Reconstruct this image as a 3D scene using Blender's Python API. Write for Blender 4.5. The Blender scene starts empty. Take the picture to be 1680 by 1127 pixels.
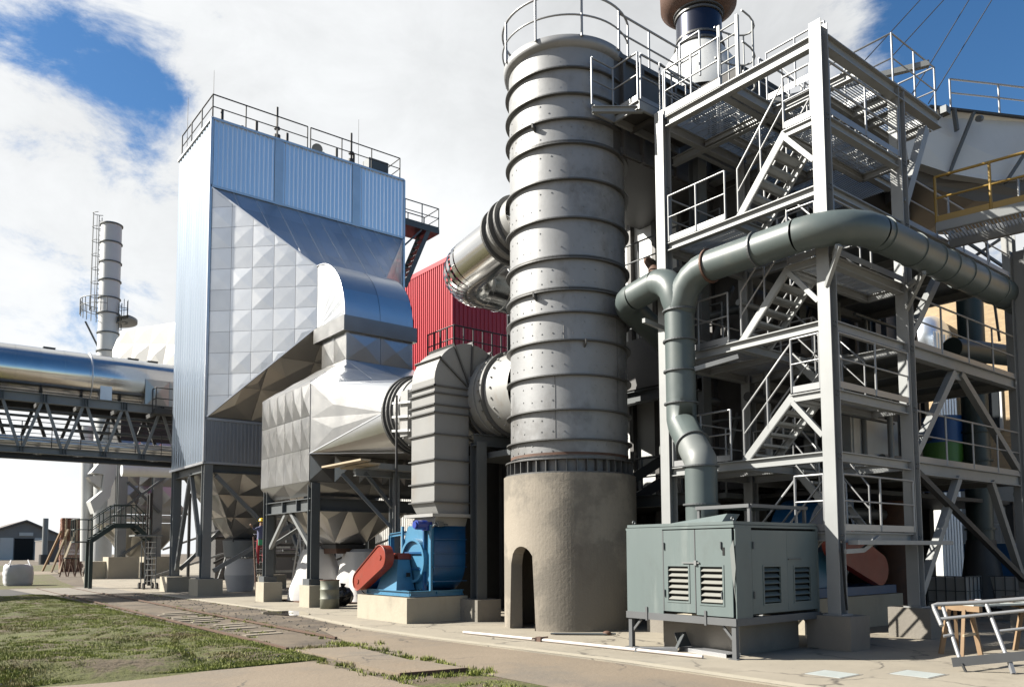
import bpy, math, random
import numpy as np
from mathutils import Vector, Matrix
random.seed(7)
R = math.radians
S = bpy.context.scene

# ------------------------------------------------------------ camera
F_PX, CXP, CYP, HC = 1316.19, 840.0, 807.22, 1.75
_y, _p, _r = R(128.36386), 0.0735, -0.0048
def _basis():
    cy, sy, cp, sp = math.cos(_y), math.sin(_y), math.cos(_p), math.sin(_p)
    f = np.array([sy*cp, cy*cp, sp]); r = np.array([cy, -sy, 0.0]); u = np.cross(r, f)
    r2 = math.cos(_r)*r + math.sin(_r)*u; u2 = -math.sin(_r)*r + math.cos(_r)*u
    T = lambda v: np.array([-v[1], v[0], v[2]])
    return T(r2), T(u2), T(f)
RT, UP, FW = _basis(); CAM = np.array([0, 0, HC])
cam_d = bpy.data.cameras.new('camera'); cam = bpy.data.objects.new('camera', cam_d); S.collection.objects.link(cam)
m = Matrix.Identity(4)
for i in range(3):
    m[i][0] = RT[i]; m[i][1] = UP[i]; m[i][2] = -FW[i]; m[i][3] = CAM[i]
cam.matrix_world = m
cam_d.sensor_width = 36; cam_d.lens = F_PX/1680*36; cam_d.shift_y = (CYP-563.5)/1680; cam_d.clip_end = 3000; cam_d.clip_start = .1
S.camera = cam
def at(px, py, **k):
    """surveying helper: the point of the plane x=, y= or z= seen at a photo pixel"""
    d = (px-CXP)/F_PX*RT - (py-CYP)/F_PX*UP + FW
    a, v = list(k.items())[0]; i = 'xyz'.index(a)
    return Vector(CAM + (v-CAM[i])/d[i]*d)
def look(px, py):
    d = (px-CXP)/F_PX*RT - (py-CYP)/F_PX*UP + FW
    return Vector(d).normalized()

# ------------------------------------------------------------ light
SUN_EL = R(36); sun_dir = Vector((-.77, .64, 0)).normalized()*math.cos(SUN_EL) + Vector((0, 0, math.sin(SUN_EL)))
sd = bpy.data.lights.new('sun', 'SUN'); sd.energy = 5.0; sd.angle = R(.5); sd.color = (1, .95, .86)
so = bpy.data.objects.new('sun', sd); S.collection.objects.link(so)
so.rotation_euler = (-sun_dir).to_track_quat('-Z', 'Y').to_euler()
W = bpy.data.worlds.new('World'); S.world = W; W.use_nodes = True
nt = W.node_tree; nt.nodes.clear(); N = nt.nodes; L = nt.links
out = N.new('ShaderNodeOutputWorld'); bg = N.new('ShaderNodeBackground'); L.new(bg.outputs[0], out.inputs[0])
sky = N.new('ShaderNodeTexSky'); sky.sky_type = 'NISHITA'; sky.sun_disc = False
sky.sun_elevation = SUN_EL; sky.sun_rotation = math.atan2(sun_dir.x, sun_dir.y); sky.air_density = 1.0; sky.dust_density = .3; sky.ozone_density = 3.0
bg.inputs[1].default_value = .045
def math_n(t, op, a, b=None, c=None, clamp=False):
    n = t.nodes.new('ShaderNodeMath'); n.operation = op; n.use_clamp = clamp
    for i, v in enumerate((a, b, c)):
        if v is None: continue
        if hasattr(v, 'type') or hasattr(v, 'is_linked'): t.links.new(v, n.inputs[i])
        else: n.inputs[i].default_value = v
    return n.outputs[0]
tc = N.new('ShaderNodeTexCoord')
def wnoise(sc, det, rough=.6, dist=0.0, off=(0, 0, 0)):
    mp = N.new('ShaderNodeMapping'); L.new(tc.outputs['Generated'], mp.inputs[0]); mp.inputs['Location'].default_value = off
    mp.inputs['Scale'].default_value = (1, 1, 1.7)
    n = N.new('ShaderNodeTexNoise'); L.new(mp.outputs[0], n.inputs['Vector']); n.inputs['Scale'].default_value = sc
    n.inputs['Detail'].default_value = det; n.inputs['Roughness'].default_value = rough; n.inputs['Distortion'].default_value = dist
    return n.outputs[0]
nz = wnoise(3.1, 9, .58, .25, (1.3, .4, .2)); nz2 = wnoise(1.6, 5, .5, 0, (5, 3, 1)); nz3 = wnoise(8, 10, .66, .35, (2, 8, 1))
def dirdot(v):
    n = N.new('ShaderNodeVectorMath'); n.operation = 'DOT_PRODUCT'; L.new(tc.outputs['Generated'], n.inputs[0]); n.inputs[1].default_value = v
    return n.outputs['Value']
def cap(px, py, rad, amt):
    """an opening in the cloud cover round a sky direction"""
    c = math.cos(rad); d = dirdot(look(px, py))
    n = N.new('ShaderNodeMapRange'); n.interpolation_type = 'SMOOTHSTEP'; L.new(d, n.inputs[0])
    n.inputs[1].default_value = c; n.inputs[2].default_value = 1 - (1-c)*.12; n.inputs[3].default_value = 0; n.inputs[4].default_value = amt
    return n.outputs[0]
# cloud density: broken cover, clearing behind the camera
cov = math_n(nt, 'MULTIPLY_ADD', nz, 2.3, -.60)
cov = math_n(nt, 'ADD', cov, math_n(nt, 'MULTIPLY', nz3, 1.7))
for c_ in ((130, 170, .14, .40), (250, 20, .12, .40), (20, 10, .07, .3), (60, 500, .10, .42), (205, 540, .08, .42), (1690, 30, .17, .75), (1660, 190, .12, .35)):
    cov = math_n(nt, 'SUBTRACT', cov, cap(*c_))
back = math_n(nt, 'MULTIPLY', dirdot(Vector((.22, -.78, .58)).normalized()), 1.35, clamp=False)
cov = math_n(nt, 'SUBTRACT', cov, math_n(nt, 'MAXIMUM', back, -.10))
ramp = N.new('ShaderNodeMapRange'); ramp.interpolation_type = 'SMOOTHSTEP'; L.new(cov, ramp.inputs[0]); ramp.inputs[1].default_value = .58; ramp.inputs[2].default_value = 1.12
# cloud brightness: brighter towards the sun, grey bellies
shade = math_n(nt, 'MULTIPLY_ADD', nz2, 6.5, 1.9)
shade = math_n(nt, 'ADD', shade, math_n(nt, 'MULTIPLY', nz3, 2.6))
shade = math_n(nt, 'ADD', shade, math_n(nt, 'MULTIPLY', dirdot(sun_dir), 2.2))
comb = N.new('ShaderNodeCombineColor')
L.new(math_n(nt, 'MULTIPLY', shade, .965), comb.inputs[0]); L.new(math_n(nt, 'MULTIPLY', shade, .985), comb.inputs[1]); L.new(math_n(nt, 'MULTIPLY', shade, 1.0), comb.inputs[2])
mix = N.new('ShaderNodeMix'); mix.data_type = 'RGBA'
hs = N.new('ShaderNodeHueSaturation'); hs.inputs['Saturation'].default_value = 1.22; hs.inputs['Value'].default_value = 1.1; L.new(sky.outputs[0], hs.inputs['Color'])
L.new(ramp.outputs[0], mix.inputs[0]); L.new(hs.outputs[0], mix.inputs[6]); L.new(comb.outputs[0], mix.inputs[7])
L.new(mix.outputs[2], bg.inputs[0])
S.view_settings.view_transform = 'Standard'; S.view_settings.look = 'None'; S.view_settings.exposure = 1.5; S.view_settings.gamma = 1
S.view_settings.use_curve_mapping = False

# ------------------------------------------------------------ materials
def rgb(*c): return (c[0], c[1], c[2], 1)
MATS = {}
def mat(name, col, rough=.5, metal=0.0, var=.12, vscale=1.5, col2=None, c2scale=1.2, c2lo=.5, c2hi=.65, bump=.0, bscale=20.0, streak=False, objvar=0.0, spec=.5, grime=None, gscale=.6, gamt=.5, aniso_y=None, rvar=0.0, crack=0.0):
    k_ = .70 if metal < .6 else 1.0
    col = [q*k_ for q in col]; col2 = [q*k_ for q in col2] if col2 else None; grime = [q*k_ for q in grime] if grime else None
    mt = bpy.data.materials.new(name); mt.use_nodes = True; t = mt.node_tree; b = t.nodes['Principled BSDF']
    b.inputs['Roughness'].default_value = rough; b.inputs['Metallic'].default_value = metal; b.inputs['Specular IOR Level'].default_value = spec
    g = t.nodes.new('ShaderNodeNewGeometry')
    def noise(sc, det=6, stretch=(1, 1, 1), rough_=.6, off=0):
        mp = t.nodes.new('ShaderNodeMapping'); t.links.new(g.outputs['Position'], mp.inputs[0]); mp.inputs['Scale'].default_value = stretch; mp.inputs['Location'].default_value = (off, off*1.7, off*.6)
        n = t.nodes.new('ShaderNodeTexNoise'); t.links.new(mp.outputs[0], n.inputs['Vector']); n.inputs['Scale'].default_value = sc
        n.inputs['Detail'].default_value = det; n.inputs['Roughness'].default_value = rough_; return n.outputs[0]
    def mixc(fac, a, c):
        n = t.nodes.new('ShaderNodeMix'); n.data_type = 'RGBA'
        if isinstance(fac, float): n.inputs[0].default_value = fac
        else: t.links.new(fac, n.inputs[0])
        for i, v in ((6, a), (7, c)):
            if isinstance(v, tuple): n.inputs[i].default_value = v
            else: t.links.new(v, n.inputs[i])
        return n.outputs[2]
    st = (1, 1, .12) if streak else (1, 1, 1)
    n1 = noise(vscale, 8, st)
    cur = mixc(n1, rgb(*[x*(1-var*1.6) for x in col]), rgb(*[min(1, x*(1+var*1.6)) for x in col]))
    def mr(v, lo, hi, a=0.0, c=1.0):
        n = t.nodes.new('ShaderNodeMapRange'); n.interpolation_type = 'SMOOTHSTEP'; t.links.new(v, n.inputs[0])
        for i, q in enumerate((lo, hi, a, c)): n.inputs[i+1].default_value = q
        return n.outputs[0]
    if col2: cur = mixc(mr(noise(c2scale, 7, st, .65, 3), c2lo, c2hi), cur, rgb(*col2))
    if grime: cur = mixc(mr(noise(gscale, 9, (1, 1, .5), .7, 9), .5, .8, 0, gamt), cur, rgb(*grime))
    if crack:
        vn = t.nodes.new('ShaderNodeTexVoronoi'); vn.feature = 'DISTANCE_TO_EDGE'; vn.inputs['Scale'].default_value = crack
        mp = t.nodes.new('ShaderNodeVectorMath'); mp.operation = 'ADD'; t.links.new(g.outputs['Position'], mp.inputs[0])
        nn_ = t.nodes.new('ShaderNodeTexNoise'); nn_.inputs['Scale'].default_value = 1.3; nn_.inputs['Detail'].default_value = 6; t.links.new(g.outputs['Position'], nn_.inputs['Vector']); t.links.new(nn_.outputs['Color'], mp.inputs[1]); t.links.new(mp.outputs[0], vn.inputs['Vector'])
        fac = math_n(t, 'MULTIPLY', mr(vn.outputs['Distance'], .0, .014, .9, 0), mr(noise(.5, 3, st, .5, 21), .40, .55))
        cur = mixc(fac, cur, rgb(.05, .043, .035))
        cur = mixc(mr(noise(7, 4, st, .7, 31), .62, .72, 0, .45), cur, rgb(.07, .06, .05))
    if objvar:
        oi = t.nodes.new('ShaderNodeObjectInfo'); hsn = t.nodes.new('ShaderNodeHueSaturation')
        t.links.new(math_n(t, 'MULTIPLY_ADD', oi.outputs['Random'], objvar*2, 1-objvar), hsn.inputs['Value']); t.links.new(cur, hsn.inputs['Color']); cur = hsn.outputs[0]
    t.links.new(cur, b.inputs['Base Color'])
    if rvar:
        t.links.new(math_n(t, 'MULTIPLY_ADD', noise(vscale*2.3, 5, st, .6, 5), rvar*2, rough-rvar), b.inputs['Roughness'])
    if bump:
        bn = t.nodes.new('ShaderNodeBump'); bn.inputs['Strength'].default_value = min(1, bump); bn.inputs['Distance'].default_value = .02*max(1, bump)
        t.links.new(noise(bscale, 6), bn.inputs['Height']); t.links.new(bn.outputs[0], b.inputs['Normal'])
    MATS[name] = mt; return mt
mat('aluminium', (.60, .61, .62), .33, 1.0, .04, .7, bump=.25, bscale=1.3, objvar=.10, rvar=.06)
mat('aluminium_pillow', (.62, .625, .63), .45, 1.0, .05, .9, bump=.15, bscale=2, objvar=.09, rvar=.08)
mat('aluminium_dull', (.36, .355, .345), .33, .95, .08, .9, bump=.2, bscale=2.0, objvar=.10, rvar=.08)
mat('mirror_pipe', (.60, .59, .57), .17, 1.0, .05, .6, bump=.12, bscale=2.2, objvar=.06, rvar=.05)
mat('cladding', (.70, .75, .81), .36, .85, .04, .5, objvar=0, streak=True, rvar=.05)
mat('cladding_side', (.31, .36, .42), .34, .85, .05, .5, streak=True, rvar=.05)  # darker copy of cladding, toned down for the sunlit side
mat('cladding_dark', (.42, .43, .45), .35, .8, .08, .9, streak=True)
mat('seam', (.16, .16, .16), .6, .3)
mat('edge_trim', (.55, .56, .58), .35, .8)
mat('stack_steel', (.32, .325, .33), .48, .22, .16, .8, col2=(.20, .20, .20), c2scale=.5, c2lo=.50, c2hi=.66, bump=.1, bscale=6, grime=(.11, .095, .08), gscale=1.6, gamt=.6, rvar=.08)
mat('stack_ring', (.13, .13, .128), .5, .4, .15, 2)
mat('duct_paint', (.27, .27, .262), .5, .15, .10, 1.1, grime=(.25, .2, .16), gscale=1.5, gamt=.5, bump=.05, bscale=5)
mat('duct_white', (.36, .36, .35), .5, .2, .10, 1.1, grime=(.22, .15, .10), gscale=2.5, gamt=.55)
mat('galv', (.30, .31, .31), .5, .1, .10, 1.8, grime=(.36, .36, .34), gscale=1.2, gamt=.5, rvar=.06)
mat('rail_galv', (.33, .335, .34), .4, .4, .08, 2)
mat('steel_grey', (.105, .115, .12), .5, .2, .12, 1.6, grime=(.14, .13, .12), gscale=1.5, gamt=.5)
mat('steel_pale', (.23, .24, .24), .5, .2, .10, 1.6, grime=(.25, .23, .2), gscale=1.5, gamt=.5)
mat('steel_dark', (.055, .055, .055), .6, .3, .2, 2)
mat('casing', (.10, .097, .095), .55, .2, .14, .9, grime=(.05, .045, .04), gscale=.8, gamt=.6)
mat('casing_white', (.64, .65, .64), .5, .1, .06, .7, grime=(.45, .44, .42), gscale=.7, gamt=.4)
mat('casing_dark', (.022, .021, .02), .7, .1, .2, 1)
mat('rust', (.12, .062, .04), .75, .1, .25, 3, col2=(.10, .06, .045), c2scale=3)
mat('blue_steel', (.045, .048, .065), .28, .9, .15, 1.5)
mat('green_paint', (.092, .116, .114), .42, 0, .10, 1.2, col2=(.125, .15, .145), c2scale=.8, c2lo=.55, c2hi=.72, grime=(.15, .16, .14), gscale=1.4, gamt=.5, bump=.04, bscale=5, rvar=.06)
mat('green_patch', (.16, .175, .17), .5, 0, .12, 2)
mat('green_dark', (.018, .035, .032), .45, 0, .15, 1.2)
mat('cabinet', (.118, .152, .150), .48, 0, .08, 1.0, col2=(.165, .198, .192), c2scale=1.3, c2lo=.58, c2hi=.70, grime=(.085, .10, .095), gscale=1.6, gamt=.6, bump=.03, bscale=4, streak=True, rvar=.08)
mat('louver', (.26, .26, .235), .5, .2, .08, 3)
mat('cabinet_frame', (.11, .115, .12), .55, .1, .12, 3)
mat('concrete', (.22, .20, .17), .85, 0, .12, 1.3, col2=(.19, .175, .145), c2scale=.7, c2lo=.5, c2hi=.68, bump=.4, bscale=14)
mat('concrete_base', (.29, .255, .205), .85, 0, .11, .9, col2=(.20, .178, .145), c2scale=.55, c2lo=.46, c2hi=.56, bump=.4, bscale=12, grime=(.12, .10, .08), gscale=.9, gamt=.7)
mat('concrete_light', (.40, .36, .28), .85, 0, .10, 1.3, grime=(.18, .155, .12), gscale=1.1, gamt=.5, bump=.3, bscale=12)
mat('apron', (.31, .275, .215), .85, 0, .16, .6, col2=(.22, .20, .165), c2scale=.35, c2lo=.5, c2hi=.7, bump=.25, bscale=9, grime=(.16, .135, .10), gscale=.5, gamt=.75, crack=.32)
mat('road', (.215, .17, .12), .9, 0, .20, .5, col2=(.165, .14, .11), c2scale=.4, c2lo=.48, c2hi=.68, bump=.5, bscale=14, grime=(.25, .175, .11), gscale=.9, gamt=.5, crack=.45)
mat('dirt', (.13, .10, .068), .95, 0, .3, .9, col2=(.065, .05, .035), c2scale=.8, c2lo=.45, c2hi=.62, bump=1, bscale=9)
mat('turf', (.085, .09, .018), .95, 0, .3, 1.1, col2=(.105, .078, .045), c2scale=1.3, c2lo=.46, c2hi=.58, bump=2, bscale=10, grime=(.05, .04, .025), gscale=2.5, gamt=.6)
mat('grass_blade', (.22, .25, .04), .7, 0, .5, .9, col2=(.24, .19, .08), c2scale=.7, c2lo=.5, c2hi=.65)
mat('asphalt', (.05, .048, .045), .85, 0, .2, 1, bump=.4, bscale=15)
mat('rail_rust', (.13, .08, .055), .7, .3, .25, 5)
mat('sleeper', (.24, .205, .155), .9, 0, .2, 3, bump=.4)
mat('fan_blue', (.006, .075, .20), .35, 0, .10, 2, grime=(.06, .08, .09), gscale=2.5, gamt=.55, rvar=.1)
mat('fan_lightblue', (.06, .21, .35), .4, 0, .08, 2, grime=(.06, .08, .09), gscale=2.5, gamt=.55, rvar=.1)
mat('motor_blue', (.02, .05, .30), .35, 0, .1, 3)
mat('guard_orange', (.25, .028, .010), .45, 0, .12, 2, grime=(.14, .05, .03), gscale=3.5, gamt=.7, rvar=.1)
mat('red_clad', (.46, .010, .024), .45, .05, .06, .8)
mat('white_clad', (.62, .61, .58), .5, 0, .06, .8)
mat('bag_white', (.66, .64, .62), .75, 0, .07, 2, bump=.3, bscale=3)
mat('bag_grey', (.50, .50, .51), .8, 0, .12, 2, bump=.6, bscale=4)
mat('bag_black', (.008, .008, .009), .25, 0, .1, 3, bump=1, bscale=6)
mat('drum', (.24, .25, .20), .5, .3, .2, 3, grime=(.15, .12, .1), gscale=3, gamt=.6)
mat('yellow_paint', (.30, .185, .025), .45, 0, .12, 2)
mat('yellow_hat', (.75, .50, .01), .4)
mat('shirt', (.11, .12, .22), .8); mat('overalls', (.30, .02, .03), .8); mat('skin', (.35, .20, .13), .6); mat('vest_green', (.05, .35, .18), .7)
mat('wood', (.26, .17, .095), .8, 0, .2, 4); mat('wood_pale', (.42, .34, .23), .8, 0, .12, 3)
mat('brick_red', (.24, .12, .08), .9, 0, .45, 9, objvar=.2)
mat('roof_grey', (.16, .14, .125), .9, 0, .15, .2); mat('wall_dim', (.26, .25, .235), .9, 0, .15, .3)
mat('black', (.006, .006, .006), .9, 0, 0)
mat('dark_window', (.03, .035, .04), .2)
mat('pipe_white', (.62, .56, .52), .5, 0, .1, 3)
mat('ladder_alu', (.62, .62, .60), .4, .6)
mat('plate_pale', (.50, .54, .52), .5, .2, .15, 3)
mat('water', (.05, .045, .04), .03, 0, 0)
mat('tank_blue', (.02, .10, .32), .4); mat('tank_green', (.09, .25, .04), .4)
mat('ibc_white', (.40, .40, .38), .6, 0, .1, 3)
def brickmat(name, c1, c2, mortar, w=.24, h=.075):
    mt = bpy.data.materials.new(name); mt.use_nodes = True; t = mt.node_tree; b = t.nodes['Principled BSDF']; b.inputs['Roughness'].default_value = .9
    g = t.nodes.new('ShaderNodeNewGeometry'); sp = t.nodes.new('ShaderNodeSeparateXYZ'); t.links.new(g.outputs['Position'], sp.inputs[0])
    cb = t.nodes.new('ShaderNodeCombineXYZ'); t.links.new(math_n(t, 'ADD', sp.outputs[0], sp.outputs[1]), cb.inputs[0]); t.links.new(sp.outputs[2], cb.inputs[1])
    br = t.nodes.new('ShaderNodeTexBrick'); t.links.new(cb.outputs[0], br.inputs['Vector']); br.inputs['Scale'].default_value = 1
    br.inputs['Color1'].default_value = rgb(*c1); br.inputs['Color2'].default_value = rgb(*c2); br.inputs['Mortar'].default_value = rgb(*mortar)
    br.inputs['Brick Width'].default_value = w; br.inputs['Row Height'].default_value = h; br.inputs['Mortar Size'].default_value = .01
    t.links.new(br.outputs[0], b.inputs['Base Color']); MATS[name] = mt
brickmat('brick_yellow', (.34, .25, .14), (.27, .19, .11), (.26, .21, .15))

# ------------------------------------------------------------ mesh builder
COL = S.collection
WP = {}
V3 = Vector
def frame_of(d, up):
    d = d.normalized(); up = V3(up)
    if abs(d.dot(up.normalized())) > .98: up = V3((0, 1, 0)) if abs(d.y) < .9 else V3((1, 0, 0))
    s = d.cross(up).normalized(); u = s.cross(d).normalized(); return d, s, u
class MB:
    def __init__(self): self.v = []; self.f = []; self.s = []
    def add(self, vs, fs, smooth=False):
        o = len(self.v); self.v += [tuple(p) for p in vs]; self.f += [tuple(i+o for i in f) for f in fs]; self.s += [smooth]*len(fs); return self
    def box(self, x0, x1, y0, y1, z0, z1):
        return self.add([(x0, y0, z0), (x1, y0, z0), (x1, y1, z0), (x0, y1, z0), (x0, y0, z1), (x1, y0, z1), (x1, y1, z1), (x0, y1, z1)],
                        [(0, 3, 2, 1), (4, 5, 6, 7), (0, 1, 5, 4), (1, 2, 6, 5), (2, 3, 7, 6), (3, 0, 4, 7)])
    def bar(self, a, b, w, h, up=(0, 0, 1)):
        a = V3(a); b = V3(b); d, s, u = frame_of(b-a, up); s = s*w/2; u = u*h/2
        return self.add([a-s-u, a+s-u, a+s+u, a-s+u, b-s-u, b+s-u, b+s+u, b-s+u],
                        [(0, 1, 2, 3), (7, 6, 5, 4), (0, 4, 5, 1), (1, 5, 6, 2), (2, 6, 7, 3), (3, 7, 4, 0)])
    def hbeam(self, a, b, w, h, up=(0, 0, 1), t=.018):
        """I section: flanges of width w, depth h along up"""
        a = V3(a); b = V3(b); d, s, u = frame_of(b-a, up); t = min(t, h*.2)
        for k in (-1, 1): o = u*(h/2-t/2)*k; self.bar(a+o, b+o, w, t, u)
        self.bar(a, b, t*.8, h-2*t, u); return self
    def chan(self, a, b, w, h, up=(0, 0, 1), side=1, t=.012):
        a = V3(a); b = V3(b); d, s, u = frame_of(b-a, up)
        o = s*side*w/2; self.bar(a+o, b+o, t, h-2*t, u)
        for k in (-1, 1): q = u*(h/2-t/2)*k; self.bar(a+q, b+q, w, t, u)
        return self
    def cyl(self, a, b, r0, r1=None, seg=12, caps=True, smooth=True):
        r1 = r0 if r1 is None else r1; a = V3(a); b = V3(b); d, s, u = frame_of(b-a, (0, 0, 1)); vs = []
        for c, r in ((a, r0), (b, r1)):
            for i in range(seg): t = 2*math.pi*i/seg; vs.append(c+s*r*math.cos(t)+u*r*math.sin(t))
        self.add(vs, [(i, (i+1) % seg, (i+1) % seg+seg, i+seg) for i in range(seg)], smooth)
        if caps: self.add(vs, [tuple(range(seg-1, -1, -1)), tuple(range(seg, 2*seg))])
        return self
    def tube(self, pts, r, seg=8, closed=False, smooth=True, caps=True):
        pts = [V3(p) for p in pts]; n = len(pts); vs = []; prev = None
        rr = r if isinstance(r, (list, tuple)) else [r]*n
        for i, p in enumerate(pts):
            if closed: d = pts[(i+1) % n]-pts[i-1]
            else: d = pts[min(i+1, n-1)]-pts[max(i-1, 0)]
            d.normalize()
            if prev is None: _, s, u = frame_of(d, (0, 0, 1))
            else: s = (prev - d*prev.dot(d)).normalized(); u = s.cross(d) if False else d.cross(s)*-1
            prev = s
            for k in range(seg): t = 2*math.pi*k/seg; vs.append(p+(s*math.cos(t)+d.cross(s)*math.sin(t))*rr[i])
        fs = []
        for i in range(n if closed else n-1):
            j = (i+1) % n
            for k in range(seg): k2 = (k+1) % seg; fs.append((i*seg+k, i*seg+k2, j*seg+k2, j*seg+k))
        self.add(vs, fs, smooth)
        if caps and not closed: self.add(vs, [tuple(range(seg-1, -1, -1)), tuple(range((n-1)*seg, n*seg))])
        return self
    def ring(self, c, axis, ri, ro, h, seg=40, a0=0, a1=2*math.pi, ref=(0, 0, 1)):
        c = V3(c); d, s, u = frame_of(V3(axis), ref); full = abs(a1-a0-2*math.pi) < 1e-6; n = seg if full else seg+1; vs = []
        for i in range(n):
            t = a0+(a1-a0)*i/seg; e = s*math.cos(t)+u*math.sin(t)
            for r, k in ((ri, -.5), (ro, -.5), (ro, .5), (ri, .5)): vs.append(c+e*r+d*h*k)
        fs = []; sm = []
        for i in range(seg):
            j = (i+1) % n
            for k in range(4): k2 = (k+1) % 4; fs.append((i*4+k, i*4+k2, j*4+k2, j*4+k))
        self.add(vs, fs, False)
        if not full: self.add(vs, [(0, 3, 2, 1), tuple((n-1)*4+q for q in (0, 1, 2, 3))])
        return self
    def lathe(self, c, prof, seg=48, axis=(0, 0, 1), a0=0, a1=2*math.pi, smooth=True):
        c = V3(c); d, s, u = frame_of(V3(axis), (0, 1, 0)); full = abs(a1-a0-2*math.pi) < 1e-6; n = seg if full else seg+1; vs = []
        for r, z in prof:
            for i in range(n): t = a0+(a1-a0)*i/seg; vs.append(c+d*z+(s*math.cos(t)+u*math.sin(t))*r)
        fs = []
        for q in range(len(prof)-1):
            for i in range(seg): j = (i+1) % n; fs.append((q*n+i, q*n+j, (q+1)*n+j, (q+1)*n+i))
        return self.add(vs, fs, smooth)
    def face(self, *pts): return self.add(pts, [tuple(range(len(pts)))])
    def prism(self, pts, ext):
        pts = [V3(p) for p in pts]; e = V3(ext); n = len(pts)
        return self.add(pts+[p+e for p in pts], [tuple(range(n-1, -1, -1)), tuple(range(n, 2*n))]+[(i, (i+1) % n, (i+1) % n+n, i+n) for i in range(n)])
    def sphere(self, c, r, seg=14, rings=9, sx=1, sy=1, sz=1):
        c = V3(c); vs = []; fs = []
        for i in range(rings+1):
            p = math.pi*i/rings
            for j in range(seg): t = 2*math.pi*j/seg; vs.append(c+V3((r*sx*math.sin(p)*math.cos(t), r*sy*math.sin(p)*math.sin(t), r*sz*math.cos(p))))
        for i in range(rings):
            for j in range(seg): j2 = (j+1) % seg; fs.append((i*seg+j, (i+1)*seg+j, (i+1)*seg+j2, i*seg+j2))
        return self.add(vs, fs, True)
    def build(self, name, m, parent=None, label=None, cat=None, group=None, kind=None, recalc=False, origin=None):
        v = np.array(self.v, dtype=float).reshape(-1, 3); lo, hi = v.min(0), v.max(0)
        c = np.array(origin) if origin is not None else np.array([(lo[0]+hi[0])/2, (lo[1]+hi[1])/2, lo[2]])
        me = bpy.data.meshes.new(name); me.from_pydata([tuple(q) for q in (v-c)], [], self.f)
        me.polygons.foreach_set('use_smooth', self.s); me.update()
        me.materials.append(MATS[m])
        o = bpy.data.objects.new(name, me); COL.objects.link(o); WP[o] = V3(c)
        if parent is not None: o.parent = parent; o.location = V3(c)-WP[parent]
        else: o.location = V3(c)
        tag(o, label, cat, group, kind); return o
def tag(o, label=None, cat=None, group=None, kind=None):
    if label: o['label'] = label
    if cat: o['category'] = cat
    if group: o['group'] = group
    if kind: o['kind'] = kind
    return o
def thing(name, loc, label, cat, group=None):
    o = bpy.data.objects.new(name, None); o.empty_display_size = .2; COL.objects.link(o); o.location = loc; WP[o] = V3(loc); return tag(o, label, cat, group)
def arc(c, u, v, r, a0, a1, n):
    c = V3(c); u = V3(u); v = V3(v); return [c+(u*math.cos(a0+(a1-a0)*i/n)+v*math.sin(a0+(a1-a0)*i/n))*r for i in range(n+1)]
def dup(o, loc, parent=None, rz=None, label=None):
    """copy of a thing with its parts and sub-parts"""
    r = o.copy(); COL.objects.link(r); r.location = loc
    if rz is not None: r.rotation_euler.z = rz
    if label: r['label'] = label
    for ch in o.children:
        c = ch.copy(); COL.objects.link(c); c.parent = r
        for g_ in ch.children: d = g_.copy(); COL.objects.link(d); d.parent = c
    return r

# ------------------------------------------------------------ panels with a shallow pyramid pressed in
def clip_poly(poly, cell):
    """poly, cell: convex 2-D polygons (counter-clockwise); Sutherland-Hodgman"""
    res = cell[:]
    n = len(poly)
    for i in range(n):
        ax, ay = poly[i]; bx, by = poly[(i+1) % n]; inp = res; res = []
        ins = lambda p: (bx-ax)*(p[1]-ay)-(by-ay)*(p[0]-ax) >= -1e-9
        for j in range(len(inp)):
            p = inp[j]; q = inp[(j+1) % len(inp)]
            if ins(p): res.append(p)
            if ins(p) != ins(q):
                dx, dy = q[0]-p[0], q[1]-p[1]; den = (bx-ax)*dy-(by-ay)*dx
                t = ((by-ay)*(p[0]-ax)-(bx-ax)*(p[1]-ay))/den; res.append((p[0]+t*dx, p[1]+t*dy))
        if len(res) < 3: return []
    return res
def area2(p): return sum(p[i][0]*p[(i+1) % len(p)][1]-p[(i+1) % len(p)][0]*p[i][1] for i in range(len(p)))
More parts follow.
